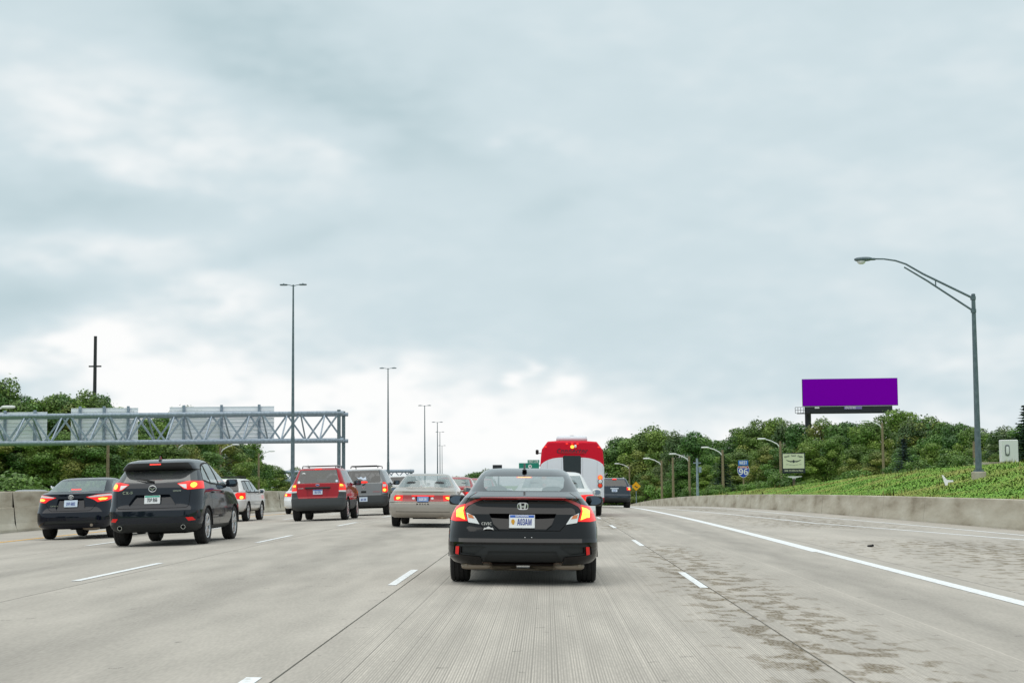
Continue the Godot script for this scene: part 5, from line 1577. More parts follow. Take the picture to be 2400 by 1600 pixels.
func broadleaf(kind: int) -> Array:
	# unit tree 10 m tall; returns [trunk mesh, crown mesh]
	var r := RandomNumberGenerator.new()
	r.seed = 400 + kind * 17
	var tr := Shape.new()
	var lobes := []
	var lean := Vector3(r.randf_range(-0.4, 0.4), 0, r.randf_range(-0.4, 0.4))
	tr.path([Vector3(0, -0.3, 0), Vector3(0, 2.0, 0) + lean * 0.3, Vector3(0, 4.5, 0) + lean * 0.6, Vector3(0, 7.5, 0) + lean], [0.34, 0.26, 0.18, 0.07], 8)
	var n := 22 + kind % 3 * 4
	var girth: float = [1.0, 0.8, 1.2, 0.95, 0.7, 1.1, 1.25, 0.85][kind % 8]
	var waist: float = [0.38, 0.45, 0.55, 0.3, 0.42, 0.5, 0.35, 0.6][kind % 8]
	for i in n:
		var f := (i + 0.5) / n
		var y := lerpf(1.0, 9.0, f)
		var wide := 3.1 * girth * sqrt(maxf(0.04, 1.0 - pow((f - waist) / (0.3 + maxf(waist, 1.0 - waist)), 2.0)))
		var a := i * 2.4 + r.randf() * 1.1
		var off := wide * r.randf_range(0.15, 0.85)
		var rad := r.randf_range(0.85, 1.55) * (1.0 - 0.28 * f) * lerpf(girth, 1.0, 0.5)
		if f > 0.75:
			off *= 0.55
			rad = maxf(rad, 1.05)
		var c := Vector3(cos(a) * off, y + r.randf_range(-0.3, 0.3), sin(a) * off) + lean * f
		lobes.append([c, rad, r.randf_range(0.6, 1.0)])
		tr.tube(Vector3(0, maxf(1.0, y - 1.6), 0) + lean * f * 0.8, c, 0.1, 0.03, 6, false)
	var sets := [
		[Vector3(0.085, 0.177, 0.034), Vector3(0.104, 0.201, 0.036), Vector3(0.068, 0.147, 0.032)],
		[Vector3(0.146, 0.236, 0.038), Vector3(0.116, 0.212, 0.036), Vector3(0.171, 0.248, 0.044)],
		[Vector3(0.055, 0.130, 0.036), Vector3(0.063, 0.142, 0.036), Vector3(0.079, 0.153, 0.036)],
		[Vector3(0.122, 0.195, 0.038), Vector3(0.183, 0.224, 0.044), Vector3(0.098, 0.165, 0.036)],
		[Vector3(0.134, 0.224, 0.037), Vector3(0.165, 0.248, 0.042)],
		[Vector3(0.073, 0.136, 0.042), Vector3(0.091, 0.153, 0.053), Vector3(0.110, 0.159, 0.053)],
		[Vector3(0.146, 0.189, 0.042), Vector3(0.195, 0.212, 0.047), Vector3(0.122, 0.201, 0.037)],
		[Vector3(0.061, 0.147, 0.032), Vector3(0.091, 0.183, 0.036)]]
	return [tr.mesh(), leaf_mesh(800 + kind, lobes, 17000, 0.225, sets[kind % 8])]

func conifer(kind: int) -> Array:
	var r := RandomNumberGenerator.new()
	r.seed = 60 + kind
	var tr := Shape.new()
	tr.tube(Vector3(0, -0.3, 0), Vector3(0, 9.8, 0), 0.2, 0.02, 8)
	var s := Shape.new()
	var tone := Vector3(0.022, 0.055, 0.03) if kind == 0 else Vector3(0.05, 0.085, 0.075)
	for t in 26:
		var y := 0.6 + 9.2 * t / 26.0
		var reach := 2.3 * (1.0 - y / 10.2) + 0.1
		var nb := 9
		for b in nb:
			var a := TAU * b / nb + t * 0.7 + r.randf() * 0.3
			var l := reach * r.randf_range(0.75, 1.12)
			var out := Vector3(cos(a), 0, sin(a))
			for k in 9:
				var f := (k + 0.6) / 9.0
				var c := Vector3(0, y, 0) + out * l * f + Vector3(0, -0.35 * f * f * l * 0.5 + 0.1 * f, 0)
				for q in 2:
					var u := (out + Vector3(r.randfn(), r.randfn() * 0.5 - 0.2, r.randfn()) * 0.5).normalized()
					var nn := (Vector3.UP + out * 0.5 + Vector3(r.randfn(), r.randfn(), r.randfn()) * 0.4).normalized()
					var w := nn.cross(u).normalized() * 0.09
					var z := 0.28 * (1.2 - 0.5 * f)
					s.tri(c - u * z - w, c - u * z + w, c + u * z, nn, nn, nn)
					var v := tone * r.randf_range(0.65, 1.4)
					for e in 3: s.c.append(Color(v.x, v.y, v.z))
	return [tr.mesh(), s.mesh()]

func bush(kind: int) -> ArrayMesh:
	var r := RandomNumberGenerator.new()
	r.seed = 900 + kind
	var lobes := []
	for i in 9:
		var a := i * 2.4
		var o := r.randf_range(0.0, 0.9)
		lobes.append([Vector3(cos(a) * o, r.randf_range(0.35, 1.25), sin(a) * o), r.randf_range(0.4, 0.75), 0.85])
	var sets := [[Vector3(0.11, 0.21, 0.035), Vector3(0.13, 0.23, 0.04)], [Vector3(0.08, 0.16, 0.032), Vector3(0.1, 0.18, 0.034)]]
	return leaf_mesh(950 + kind, lobes, 2600, 0.16, sets[kind % 2])

func plant_trees() -> void:
	var kinds := []
	for k in 8:
		var b := broadleaf(k)
		var root := Node3D.new()
		part("trunk", b[0], mats.bark, root)
		part("crown", b[1], mats.leaf, root)
		kinds.append(root)
	var r := RandomNumberGenerator.new()
	r.seed = 21
	var rows := [
		["broadleaf_tree", [[10.5, 271, 11.7], [12.6, 277, 12.9], [14.3, 268, 12.6], [16.2, 260, 12.7], [17.8, 248, 11.5], [19.1, 237, 10.2], [18.9, 210, 8.7], [25.1, 254, 10.3], [27.0, 247, 10.0], [28.4, 240, 10.1], [29.7, 240, 11.0], [30.8, 234, 11.4], [33.1, 234, 11.9], [34.8, 231, 10.9], [35.7, 224, 10.3], [37.9, 221, 10.7], [38.6, 214, 9.9], [40.2, 214, 10.1], [41.0, 208, 9.5], [43.2, 208, 10.0], [47.7, 218, 11.6], [44.5, 195, 8.6], [45.6, 195, 8.8], [46.9, 195, 9.1], [46.6, 188, 8.5], [46.7, 182, 7.8], [45.1, 172, 6.7], [45.1, 166, 6.1], [45.4, 162, 5.5], [43.8, 153, 5.6], [44.1, 146, 5.6], [45.6, 146, 5.9]],
			"broadleaf tree in the skyline row beyond the right bank", "trees along the right skyline", [0, 2, 1, 3, 4, 5, 7, 6]],
		["young_tree", [[14.9, 234, 4.7], [17.8, 210, 4.9], [19.5, 198, 4.0], [21.4, 192, 5.1], [23.2, 190, 5.4], [25.2, 186, 6.0], [27.2, 182, 5.5], [29.7, 180, 5.9], [32.1, 180, 6.5], [33.3, 174, 5.0], [34.3, 168, 4.3], [33.8, 150, 4.0], [34.4, 144, 4.0], [34.8, 138, 3.3], [35.6, 134, 3.0], [35.1, 126, 2.4], [35.3, 120, 2.8]],
			"low bushy tree in front of the taller trees on the right", "low trees on the right bank", [1, 3, 6, 0, 4]],
		["broadleaf_tree", [[-46.6, 129, 9.6], [-45.4, 130, 9.5], [-44.8, 130, 9.3], [-43.8, 131, 8.1], [-42.7, 132, 7.9], [-41.5, 132, 8.0], [-40.8, 133, 8.4], [-40.2, 134, 8.6], [-40.2, 137, 8.7], [-40.1, 140, 8.7], [-40.3, 144, 8.7], [-40.5, 148, 8.1], [-40.2, 152, 6.8], [-40.3, 158, 6.9], [-40.0, 163, 7.8], [-40.4, 168, 8.9], [-39.9, 172, 8.9], [-40.6, 178, 9.9], [-40.2, 185, 8.9], [-40.3, 195, 8.5], [-40.1, 205, 8.2], [-40.3, 215, 7.9], [-40.4, 222, 7.6]],
			"broadleaf tree in the dense row behind the sign gantry on the left", "trees beyond the opposite carriageway", [1, 0, 3, 7, 4, 6, 2]],
		["young_tree", [[-44.9, 128, 5.0], [-43.0, 128, 4.6], [-41.4, 128, 4.0], [-39.4, 128, 5.0], [-37.8, 128, 4.7], [-36.2, 128, 4.8], [-35.5, 128, 5.7], [-35.2, 130, 5.5], [-35.0, 140, 6.6], [-34.9, 148, 6.0], [-34.8, 155, 6.5], [-34.8, 165, 6.2], [-35.2, 185, 5.4], [-40.6, 230, 5.3], [-40.2, 240, 5.3], [-39.5, 250, 5.6], [-38.2, 255, 5.9], [-37.2, 262, 6.2]],
			"lower leafy tree at the edge of the opposite carriageway on the left", "low trees beyond the opposite carriageway", [1, 3, 6, 0, 4]],
		["distant_tree", [[-25.9, 420, 12.0], [-22.5, 410, 12.0], [-19.3, 400, 11.3], [-17.1, 380, 11.4], [-15.3, 370, 11.5], [-13.9, 370, 11.2], [-44.1, 330, 7.5], [-43.1, 350, 8.0]],
			"small distant tree far ahead between the tan sedan and black coupe", "far trees over the crest", [2, 0, 5]],
	]
	rows.append(["broadleaf_tree", [[20.0, -32, 9.0], [24.0, -44, 11.0], [21.0, -58, 8.5], [27.0, -70, 12.0], [23.0, -84, 10.0], [30.0, -98, 12.0], [-37.0, -20, 10.0], [-39.0, -34, 12.0], [-37.5, -50, 9.5], [-40.0, -66, 12.0], [-38.0, -84, 11.0], [-41.0, -100, 12.5]],
		"tree beside the road behind the viewpoint, mirrored in dark car paint", "trees mirrored in the car paint", [0, 2, 7, 4]])
	var i := 0
	for row in rows:
		for p in row[1]:
			var k: int = row[4][i % row[4].size()]
			var c: Node3D = kinds[k].duplicate()
			c.name = numbered(row[0])
			add_child(c)
			tag(c, ["mid green ", "yellow-green ", "dark green ", "olive green ", "bright leafy green ", "grey-green ", "olive yellow ", "deep green "][k] + row[2], "tree", row[3])
			if p[0] < -30.0 and p[1] < 140 and p[1] > 0: p = [p[0] * 1.03, p[1] * 1.03, p[2]]
			var y := terrain_y(p[0], p[1])
			var sc: float = p[2] / 9.9
			var wide := sc * r.randf_range(1.0, 1.3) * (1.35 if p[2] < 6.5 else 1.0)
			c.transform = Transform3D(Basis(Vector3.UP, r.randf() * TAU).scaled_local(Vector3(wide, sc, wide)), Vector3(p[0], y - 0.1, -p[1]))
			i += 1
	for kd in kinds: kd.free()
	var con := [conifer(0), conifer(1)]
	for p in [[35.3, 118.0, 5.8, 0, "dark spruce cut by the right edge of the picture"], [36.6, 122.0, 4.9, 0, "second dark spruce behind the one at the right edge"], [18.9, 172.0, 4.6, 0, "dark drooping spruce between the lamp posts and route sign"], [28.5, 128.0, 3.9, 1, "blue-grey spruce right of the wooden lamp pole"]]:
		var t := thing("spruce_tree", p[4], "tree", Vector3(p[0], terrain_y(p[0], p[1]) - 0.1, -p[1]), r.randf() * TAU, "conifers on the right")
		var sc: float = p[2] / 9.9
		part("trunk", con[p[3]][0], mats.bark, t)
		part("crown", con[p[3]][1], mats.leaf, t)
		t.scale = Vector3(sc * 1.7, sc, sc * 1.7)
	var bm := [bush(0), bush(1)]
	for b in 62:
		var right := b < 34
		var f := r.randf()
		var x := 21.5 + 9.0 * r.randf() if right else -34.2 - 1.5 * r.randf()
		var d := 84.0 + 110.0 * f if right else 85.0 + 130.0 * f
		if right and d > 130.0: x = 14.5 + 10.0 * r.randf()
		var o := part("shrub", bm[b % 2], mats.leaf, self)
		tag(o, "leafy shrub at the foot of the trees on the %s" % ("right bank" if right else "left verge"), "shrub", "shrubs below the right trees" if right else "shrubs below the left trees")
		var s := r.randf_range(0.55, 1.1) * (0.75 if right else 1.3)
		o.transform = Transform3D(Basis(Vector3.UP, r.randf() * TAU).scaled_local(Vector3(s * 1.3, s, s * 1.3)), Vector3(x, terrain_y(x, d) - 0.05, -d))
	var o2 := part("shrub", bm[0], mats.leaf, self)
	tag(o2, "bright green bush behind the right wall beside yellow diamond sign", "shrub", "")
	o2.transform = Transform3D(Basis.IDENTITY.scaled(Vector3(1.5, 1.9, 1.6)), Vector3(15.6, terrain_y(15.6, 222) - 0.1, -222))

# ------------------------------------------------------------------ street furniture
func median_lamp(x: float, d: float, top: float, label: String) -> void:
	var y := road_y(-16.0, d) + 1.2
	var t := thing("median_lamp_post", label, "lamp post", Vector3(x, y, -d), 0.0, "tall twin lamp posts on the left barrier")
	var h := top - y
	var p := Shape.new()
	p.path([Vector3(0, 0, 0), Vector3(0, h * 0.26, 0), Vector3(0, h * 0.27, 0), Vector3(0, h, 0)], [0.13, 0.125, 0.105, 0.05], 12)
	p.box(Vector3(0, 0.02, 0), Vector3(0.36, 0.05, 0.36), Basis.IDENTITY, 0.01)
	part("pole", p.mesh(), mats.pole_steel, t)
	for s: float in [-1.0, 1.0]:
		var a := Shape.new()
		a.path([Vector3(0, h - 0.08, 0), Vector3(0.25 * s, h - 0.02, 0), Vector3(0.4 * s, h, 0)], [0.03, 0.025, 0.025], 6)
		part("arm", a.mesh(), mats.pole_steel, t)
		var l := Shape.new()
		l.blob(Vector3(0.62 * s, h, 0), Vector3(0.26, 0.05, 0.14), 0.5, Basis.IDENTITY, 6, 12)
		l.blob(Vector3(0.62 * s, h + 0.06, 0), Vector3(0.05, 0.04, 0.05), 0.8, Basis.IDENTITY, 5, 8)
		part("luminaire", l.mesh(), mats.pole_steel, t)

func big_lamp() -> void:
	var x := 16.65
	var d := 62.0
	var y := terrain_y(x, d)
	var t := thing("street_lamp", "tall grey steel street lamp with truss arm on concrete footing, right bank", "street lamp", Vector3(x, y, -d))
	var h := 8.3 - y
	var f := Shape.new()
	f.box(Vector3(0, 0.0, 0), Vector3(0.46, 0.66, 0.46), Basis.IDENTITY, 0.02)
	part("footing", f.mesh(), mats.wall_concrete, t)
	var b := Shape.new()
	b.box(Vector3(0, 0.345, 0), Vector3(0.34, 0.04, 0.34), Basis.IDENTITY, 0.01)
	for q in [[-1, -1], [1, -1], [1, 1], [-1, 1]]: b.tube(Vector3(q[0] * 0.13, 0.33, q[1] * 0.13), Vector3(q[0] * 0.13, 0.43, q[1] * 0.13), 0.018, 0.018, 6)
	part("base_plate", b.mesh(), mats.pole_steel, t)
	var p := Shape.new()
	p.tube(Vector3(0, 0.36, 0), Vector3(0.02, h, 0), 0.125, 0.075, 16)
	p.blob(Vector3(0.02, h, 0), Vector3(0.08, 0.06, 0.08), 0.8, Basis.IDENTITY, 6, 12)
	part("pole", p.mesh(), mats.pole_steel, t)
	var up := Shape.new()
	up.path([Vector3(0.0, h - 0.12, 0), Vector3(-1.9, h + 0.85, 0), Vector3(-2.55, h + 1.24, 0), Vector3(-2.95, h + 1.38, 0), Vector3(-3.4, h + 1.45, 0), Vector3(-3.9, h + 1.46, 0)], [0.045, 0.04, 0.035, 0.033, 0.03, 0.03], 10)
	part("arm", up.mesh(), mats.pole_steel, t)
	var lo := Shape.new()
	lo.path([Vector3(0.0, h - 0.62, 0), Vector3(-1.75, h + 0.58, 0), Vector3(-2.62, h + 1.12, 0)], [0.04, 0.036, 0.03], 10)
	part("arm_brace", lo.mesh(), mats.pole_steel, t)
	var st := Shape.new()
	st.tube(Vector3(-1.42, h + 0.6, 0), Vector3(-1.42, h + 0.34, 0), 0.025, 0.025, 8)
	part("strut", st.mesh(), mats.pole_steel, t)
	for yy: float in [h - 0.12, h - 0.62]:
		var c := Shape.new()
		c.tube(Vector3(0.01, yy - 0.07, 0), Vector3(0.01, yy + 0.07, 0), 0.105, 0.105, 14)
		part("clamp", c.mesh(), mats.pole_steel, t)
	var hd := Shape.new()
	hd.blob(Vector3(-4.2, h + 1.45, 0), Vector3(0.36, 0.085, 0.17), 0.75, Basis(Vector3.BACK, 0.03), 8, 16)
	hd.blob(Vector3(-3.85, h + 1.45, 0), Vector3(0.16, 0.05, 0.07), 0.8, Basis.IDENTITY, 6, 12)
	var ho := part("luminaire", hd.mesh(), mats.pole_steel, t)
	var le := Shape.new()
	le.blob(Vector3(-4.28, h + 1.36, 0), Vector3(0.17, 0.11, 0.13), 0.95, Basis.IDENTITY, 8, 14)
	part("lens", le.mesh(), mats.lens_white, ho)

func wood_lamp(x: float, d: float, tip: float, label: String, arm := -1.0, metal := false, reach := 2.3) -> void:
	var y := terrain_y(x, d)
	var h := tip - y
	var t := thing("roadside_lamp", label, "street lamp", Vector3(x, y, -d), 0.0, "slim lamp posts along the verges")
	var m: Material = mats.galvanised if metal else mats.wood
	var p := Shape.new()
	p.tube(Vector3(0, -0.2, 0), Vector3(0, h - 0.25, 0), 0.15, 0.11, 10)
	part("pole", p.mesh(), m, t)
	var a := Shape.new()
	a.path([Vector3(0, h - 0.85, 0), Vector3(arm * 0.3 * reach / 2.3, h - 0.5, 0), Vector3(arm * 0.9 * reach / 2.3, h - 0.2, 0), Vector3(arm * reach * 0.65, h - 0.04, 0)], [0.06, 0.055, 0.05, 0.05], 8)
	part("arm", a.mesh(), mats.white_metal, t)
	var l := Shape.new()
	l.blob(Vector3(arm * reach * 0.82, h, 0), Vector3(0.42, 0.09, 0.14), 0.7, Basis.IDENTITY, 6, 12)
	part("luminaire", l.mesh(), mats.white_metal, t)

func bare_pole(x: float, d: float, tip: float, label: String, m: Material, bar: float) -> void:
	var y := terrain_y(x, d)
	var t := thing("utility_pole", label, "utility pole", Vector3(x, y, -d))
	var p := Shape.new()
	p.tube(Vector3(0, -0.2, 0), Vector3(0, tip - y, 0), 0.16, 0.11, 10)
	part("pole", p.mesh(), m, t)
	if bar > 0.0:
		var c := Shape.new()
		c.box(Vector3(0, tip - y - 0.5, 0), Vector3(bar, 0.1, 0.1), Basis.IDENTITY, 0.01)
		part("crossarm", c.mesh(), m, t)
		var k := Shape.new()
		k.tube(Vector3(0.3, tip - y - 1.5, 0), Vector3(0.3, tip - y - 0.9, 0), 0.16, 0.16, 10)
		part("transformer", k.mesh(), mats.galvanised, t)

func strut_between(called: String, a: Vector3, b: Vector3, w: float, m: Material, parent: Node) -> void:
	var s := Shape.new()
	var ax := (b - a).normalized()
	var u := ax.cross(Vector3(0, 0, 1) if absf(ax.z) < 0.9 else Vector3.UP).normalized()
	s.box((a + b) * 0.5, Vector3(w, (b - a).length(), w), Basis(u, ax, u.cross(ax)))
	part(called, s.mesh(), m, parent)

func gantry(x0: float, x1: float, d: float, depth: float, lo: float, hi: float, label: String, bay: float, fine: bool) -> void:
	var base := road_y(x0, d) - 0.2
	var t := thing("sign_gantry", label, "sign gantry", Vector3(x0, base, -d))
	var o := Vector3(-x0, -base, d)
	var thick := 0.16 if fine else 0.25
	for z: float in [0.0, -depth]:
		for y: float in [lo, hi]:
			var c := Shape.new()
			c.tube(Vector3(x0 + 0.35, y, -d + z) + o, Vector3(x1, y, -d + z) + o, thick, thick, 10)
			part("chord", c.mesh(), mats.galvanised, t)
		var p := Shape.new()
		p.box(Vector3(x0, (hi + 0.25 + base) * 0.5, -d + z) + o, Vector3(0.25, hi + 0.25 - base, 0.25), Basis.IDENTITY, 0.02)
		part("post", p.mesh(), mats.pole_steel, t)
	var x := x0
	var i := 0
	while x > x1 + bay:
		var z1 := -d
		var z2 := -d - depth
		strut_between("brace", Vector3(x, hi, z1) + o, Vector3(x - bay * 0.5, lo, z1) + o, 0.13, mats.galvanised, t)
		strut_between("brace", Vector3(x - bay * 0.5, lo, z1) + o, Vector3(x - bay, hi, z1) + o, 0.13, mats.galvanised, t)
		strut_between("brace", Vector3(x, lo, z2) + o, Vector3(x - bay * 0.5, hi, z2) + o, 0.13, mats.galvanised, t)
		strut_between("brace", Vector3(x - bay * 0.5, hi, z2) + o, Vector3(x - bay, lo, z2) + o, 0.13, mats.galvanised, t)
		if fine:
			strut_between("cross_brace", Vector3(x - bay * 0.5, lo, z1) + o, Vector3(x - bay * 0.5, hi, z2) + o, 0.1, mats.galvanised, t)
			strut_between("cross_brace", Vector3(x - bay, hi, z1) + o, Vector3(x - bay, lo, z2) + o, 0.1, mats.galvanised, t)
		x -= bay
		i += 1
	strut_between("post_tie", Vector3(x0, hi, -d) + o, Vector3(x0, hi, -d - depth) + o, 0.18, mats.galvanised, t)
	strut_between("post_tie", Vector3(x0, lo, -d) + o, Vector3(x0, lo, -d - depth) + o, 0.18, mats.galvanised, t)

func sign_back(xa: float, xb: float, y0: float, y1: float, d: float, label: String) -> void:
	var t := thing("overhead_sign", label, "road sign", Vector3((xa + xb) * 0.5, y0, -d), 0.0, "overhead signs seen from behind")
	var w := xb - xa
	var n := int(round((y1 - y0) / 0.3))
	for i in n:
		var s := Shape.new()
		var h := (y1 - y0) / n
		s.box(Vector3(0, h * (i + 0.5), 0), Vector3(w, h - 0.018, 0.05), Basis.IDENTITY, 0.008)
		s.box(Vector3(0, h * (i + 1) - 0.03, 0.035), Vector3(w, 0.03, 0.03))
		part("sign_plank", s.mesh(), mats.sign_alu, t)
	for f: float in ([-0.36, 0.0, 0.36] if w > 4.0 else [-0.3, 0.3]):
		var b := Shape.new()
		b.box(Vector3(w * f, (y1 - y0) * 0.5 + 0.05, 0.14), Vector3(0.2, y1 - y0 + 0.15, 0.16), Basis.IDENTITY, 0.01)
		part("support_beam", b.mesh(), mats.galvanised, t)

func billboard() -> void:
	var d := 248.0
	var base := terrain_y(41.0, d)
	var t := thing("billboard", "large plain purple billboard on an offset black column above the trees", "billboard", Vector3(40.6, base, -d))
	var b := Basis(Vector3.UP, -0.06)
	var cx := Vector3(6.5, 14.55 - base, 0.4)
	var p := Shape.new()
	p.box(cx, Vector3(14.5, 4.12, 0.25), b, 0.03)
	part("face_panel", p.mesh(), mats.purple, t)
	var fr := Shape.new()
	fr.box(cx - b.z * 0.2, Vector3(14.62, 4.24, 0.12), b, 0.02)
	part("face_frame", fr.mesh(), mats.black_matte, t)
	var ap := Shape.new()
	ap.box(cx + Vector3(-0.3, -2.66, -0.1), Vector3(13.4, 1.0, 0.2), b, 0.02)
	var ao := part("apron", ap.mesh(), mats.apron, t)
	var pl := Shape.new()
	pl.box(cx + Vector3(0.4, -2.42, 0.06), Vector3(2.7, 0.42, 0.06), b)
	var po := part("name_plaque", pl.mesh(), mats.plaque, ao)
	letters("OUTFRONT", 0.36, mats.white_paint, po, cx + Vector3(0.4, -2.42, 0.11), true, 2.4)
	var no := Shape.new()
	no.box(cx + Vector3(-5.2, -2.38, 0.36), Vector3(0.7, 0.22, 0.05))
	part("number_plaque", no.mesh(), mats.white_paint, ao)
	var col := Shape.new()
	col.tube(Vector3(0, -0.3, 0), Vector3(0, 11.7 - base, 0), 0.5, 0.48, 20)
	col.box(Vector3(6.5, 11.55 - base, -0.2), Vector3(13.4, 0.35, 0.35))
	part("column", col.mesh(), mats.column_black, t)
	var wk := Shape.new()
	wk.box(cx + Vector3(-0.7, -3.28, 0.7), Vector3(15.2, 0.08, 0.9))
	for k in 9: wk.tube(cx + Vector3(-7.4 + k * 1.75, -3.28, 0.9), cx + Vector3(-7.4 + k * 1.75, -3.12, -0.2), 0.05, 0.05, 6)
	part("catwalk", wk.mesh(), mats.black_matte, t)
	var cg := Shape.new()
	for k in 4: cg.tube(cx + Vector3(-8.6 + 0.42 * k, -3.2, 0.6), cx + Vector3(-8.6 + 0.42 * k, -2.3, 0.6), 0.04, 0.04, 6)
	for yy: float in [-3.2, -2.75, -2.3]: cg.tube(cx + Vector3(-8.6, yy, 0.6), cx + Vector3(-7.2, yy, 0.6), 0.035, 0.035, 6)
	part("ladder_cage", cg.mesh(), mats.black_matte, t)

func route_sign() -> void:
	var x := 18.4
	var d := 150.0
	var y := terrain_y(x, d)
	var t := thing("route_sign", "blue and red interstate 96 west shield on a single post", "road sign", Vector3(x, y, -d))
	var p := Shape.new()
	p.box(Vector3(0, 0.65, 0), Vector3(0.13, 1.9, 0.08))
	part("post", p.mesh(), mats.wood, t)
	var c := Vector3(0, 2.05 - y - 0.0, 0.06)
	c.y = 2.05 - y
	var sh := PackedVector2Array()
	for q in [[0.0, -0.66], [0.2, -0.58], [0.4, -0.4], [0.53, -0.12], [0.56, 0.12], [0.52, 0.32], [0.45, 0.45], [0.2, 0.40], [0.0, 0.46]]: sh.append(Vector2(q[0], q[1]))
	var full := PackedVector2Array(sh)
	for i in range(sh.size() - 2, 0, -1): full.append(Vector2(-sh[i].x, sh[i].y))
	var s0 := Shape.new()
	s0.plate(full, c, 0.02)
	var so := part("shield", s0.mesh(), mats.white_paint, t)
	var inner := PackedVector2Array()
	for q in full: inner.append(q * 0.94)
	var lower := Geometry2D.clip_polygons(inner, pv([-1.0, 0.24, 1.0, 0.24, 1.0, 1.0, -1.0, 1.0]))
	var upper := Geometry2D.intersect_polygons(inner, pv([-1.0, 0.265, 1.0, 0.265, 1.0, 1.0, -1.0, 1.0]))
	var s1 := Shape.new()
	for q in lower: s1.plate(q, c + Vector3(0, 0, 0.012), 0.006)
	part("blue_field", s1.mesh(), mats.sign_blue, so)
	var s2 := Shape.new()
	for q in upper: s2.plate(q, c + Vector3(0, 0, 0.012), 0.006)
	part("red_field", s2.mesh(), mats.sign_red, so)
	letters("96", 0.56, mats.white_paint, so, c + Vector3(0, -0.1, 0.02), true, 0.84)
	letters("INTERSTATE", 0.09, mats.white_paint, so, c + Vector3(0, 0.33, 0.02), true, 0.66)
	var w := Shape.new()
	w.box(c + Vector3(0, 0.74, 0), Vector3(0.92, 0.46, 0.02))
	var wo := part("direction_panel", w.mesh(), mats.sign_blue2, t)
	letters("WEST", 0.3, mats.white_paint, wo, c + Vector3(0, 0.74, 0.016), true, 0.72)

func shop_sign() -> void:
	var x := 23.1
	var d := 150.0
	var y := terrain_y(x, d)
	var t := thing("shop_sign", "cream roadside signboard with winged emblem on a short post", "signboard", Vector3(x, y, -d))
	var p := Shape.new()
	p.tube(Vector3(0, -0.2, 0), Vector3(0, 1.05, 0), 0.14, 0.12, 10)
	part("post", p.mesh(), mats.bark, t)
	var br := Shape.new()
	br.plate(pv([-0.1, 0.92, 0.1, 0.92, 0.16, 1.08, 0.75, 1.2, 0.75, 1.24, -0.75, 1.24, -0.75, 1.2, -0.16, 1.08]), Vector3(0, 0, 0.05), 0.08)
	part("bracket", br.mesh(), mats.white_metal, t)
	var c := Vector3(0, 2.88 - y, 0)
	var fr := Shape.new()
	fr.box(c + Vector3(0.02, -0.16, 0), Vector3(2.12, 1.86, 0.14), Basis.IDENTITY, 0.02)
	part("frame", fr.mesh(), mats.frame_dark, t)
	var bd := Shape.new()
	bd.box(c + Vector3(0, 0.02, 0.08), Vector3(1.98, 1.36, 0.03), Basis.IDENTITY, 0.006)
	var bo := part("board", bd.mesh(), mats.cream, t)
	for k in 3:
		letters(["Gold", "Camel", "Eagle"][k], 0.17, mats.ink_dark, bo, c + Vector3(-0.62 + 0.62 * k, 0.46 + (0.07 if k == 1 else 0.0), 0.1), true, 0.46, "lettering", Basis(Vector3.BACK, 0.22 * (1 - k)))
	var w := Shape.new()
	for s: float in [-1.0, 1.0]:
		w.plate(pv([0.05 * s, -0.06, 0.3 * s, -0.09, 0.62 * s, 0.05, 0.72 * s, 0.15, 0.34 * s, 0.02, 0.06 * s, 0.03]), c + Vector3(0, 0.02, 0.1), 0.01)
	w.plate(circle(0, 0, 0.1, 0.14, 14), c + Vector3(0, 0.0, 0.102), 0.012)
	part("winged_emblem", w.mesh(), mats.ink_dark, bo)
	for k in 5:
		letters(["SERVICE", "AND", "CUSTOM", "SHOP", "1979"][k], 0.07, mats.ink_soft, bo, c + Vector3(-0.6 + 0.3 * k, -0.36 + 0.04 * absf(k - 2) , 0.1), true, 0.24, "lettering")
	letters("Mile 1/2 Mile to Plaza", 0.14, mats.cream, bo, c + Vector3(0, -0.86, 0.08), true, 1.7, "lettering")

func exit_sign() -> void:
	var d := 230.0
	var t := thing("exit_sign", "green overhead exit sign with small exit tab left of bus", "road sign", Vector3(-2.5, road_y(-2.5, d), -d))
	var o := -t.position
	var s := Shape.new()
	s.box(Vector3(-2.5, 3.3, -d) + o, Vector3(2.9, 1.15, 0.08), Basis.IDENTITY, 0.01)
	var p := part("panel", s.mesh(), mats.sign_green, t)
	var tb := Shape.new()
	tb.box(Vector3(-1.85, 4.1, -d) + o, Vector3(1.7, 0.42, 0.08), Basis.IDENTITY, 0.01)
	var tp := part("exit_tab", tb.mesh(), mats.sign_green, t)
	letters("EXIT 37B", 0.3, mats.white_paint, tp, Vector3(-1.85, 4.1, -d + 0.06) + o, true, 1.35)
	var sh := Shape.new()
	sh.plate(circle(0, 0, 0.27, 0.27, 16), Vector3(-2.35, 3.38, -d + 0.06) + o, 0.02)
	var so := part("route_marker", sh.mesh(), mats.white_paint, p)
	letters("16", 0.28, mats.ink_dark, so, Vector3(-2.35, 3.38, -d + 0.08) + o, true, 0.3)
	var po := Shape.new()
	po.tube(Vector3(0.9, road_y(1, d), -d - 0.3) + o, Vector3(0.9, 3.6, -d - 0.3) + o, 0.16, 0.14, 10)
	po.tube(Vector3(0.9, 3.5, -d - 0.3) + o, Vector3(-3.8, 3.5, -d - 0.3) + o, 0.1, 0.1, 8)
	part("mast", po.mesh(), mats.galvanised, t)

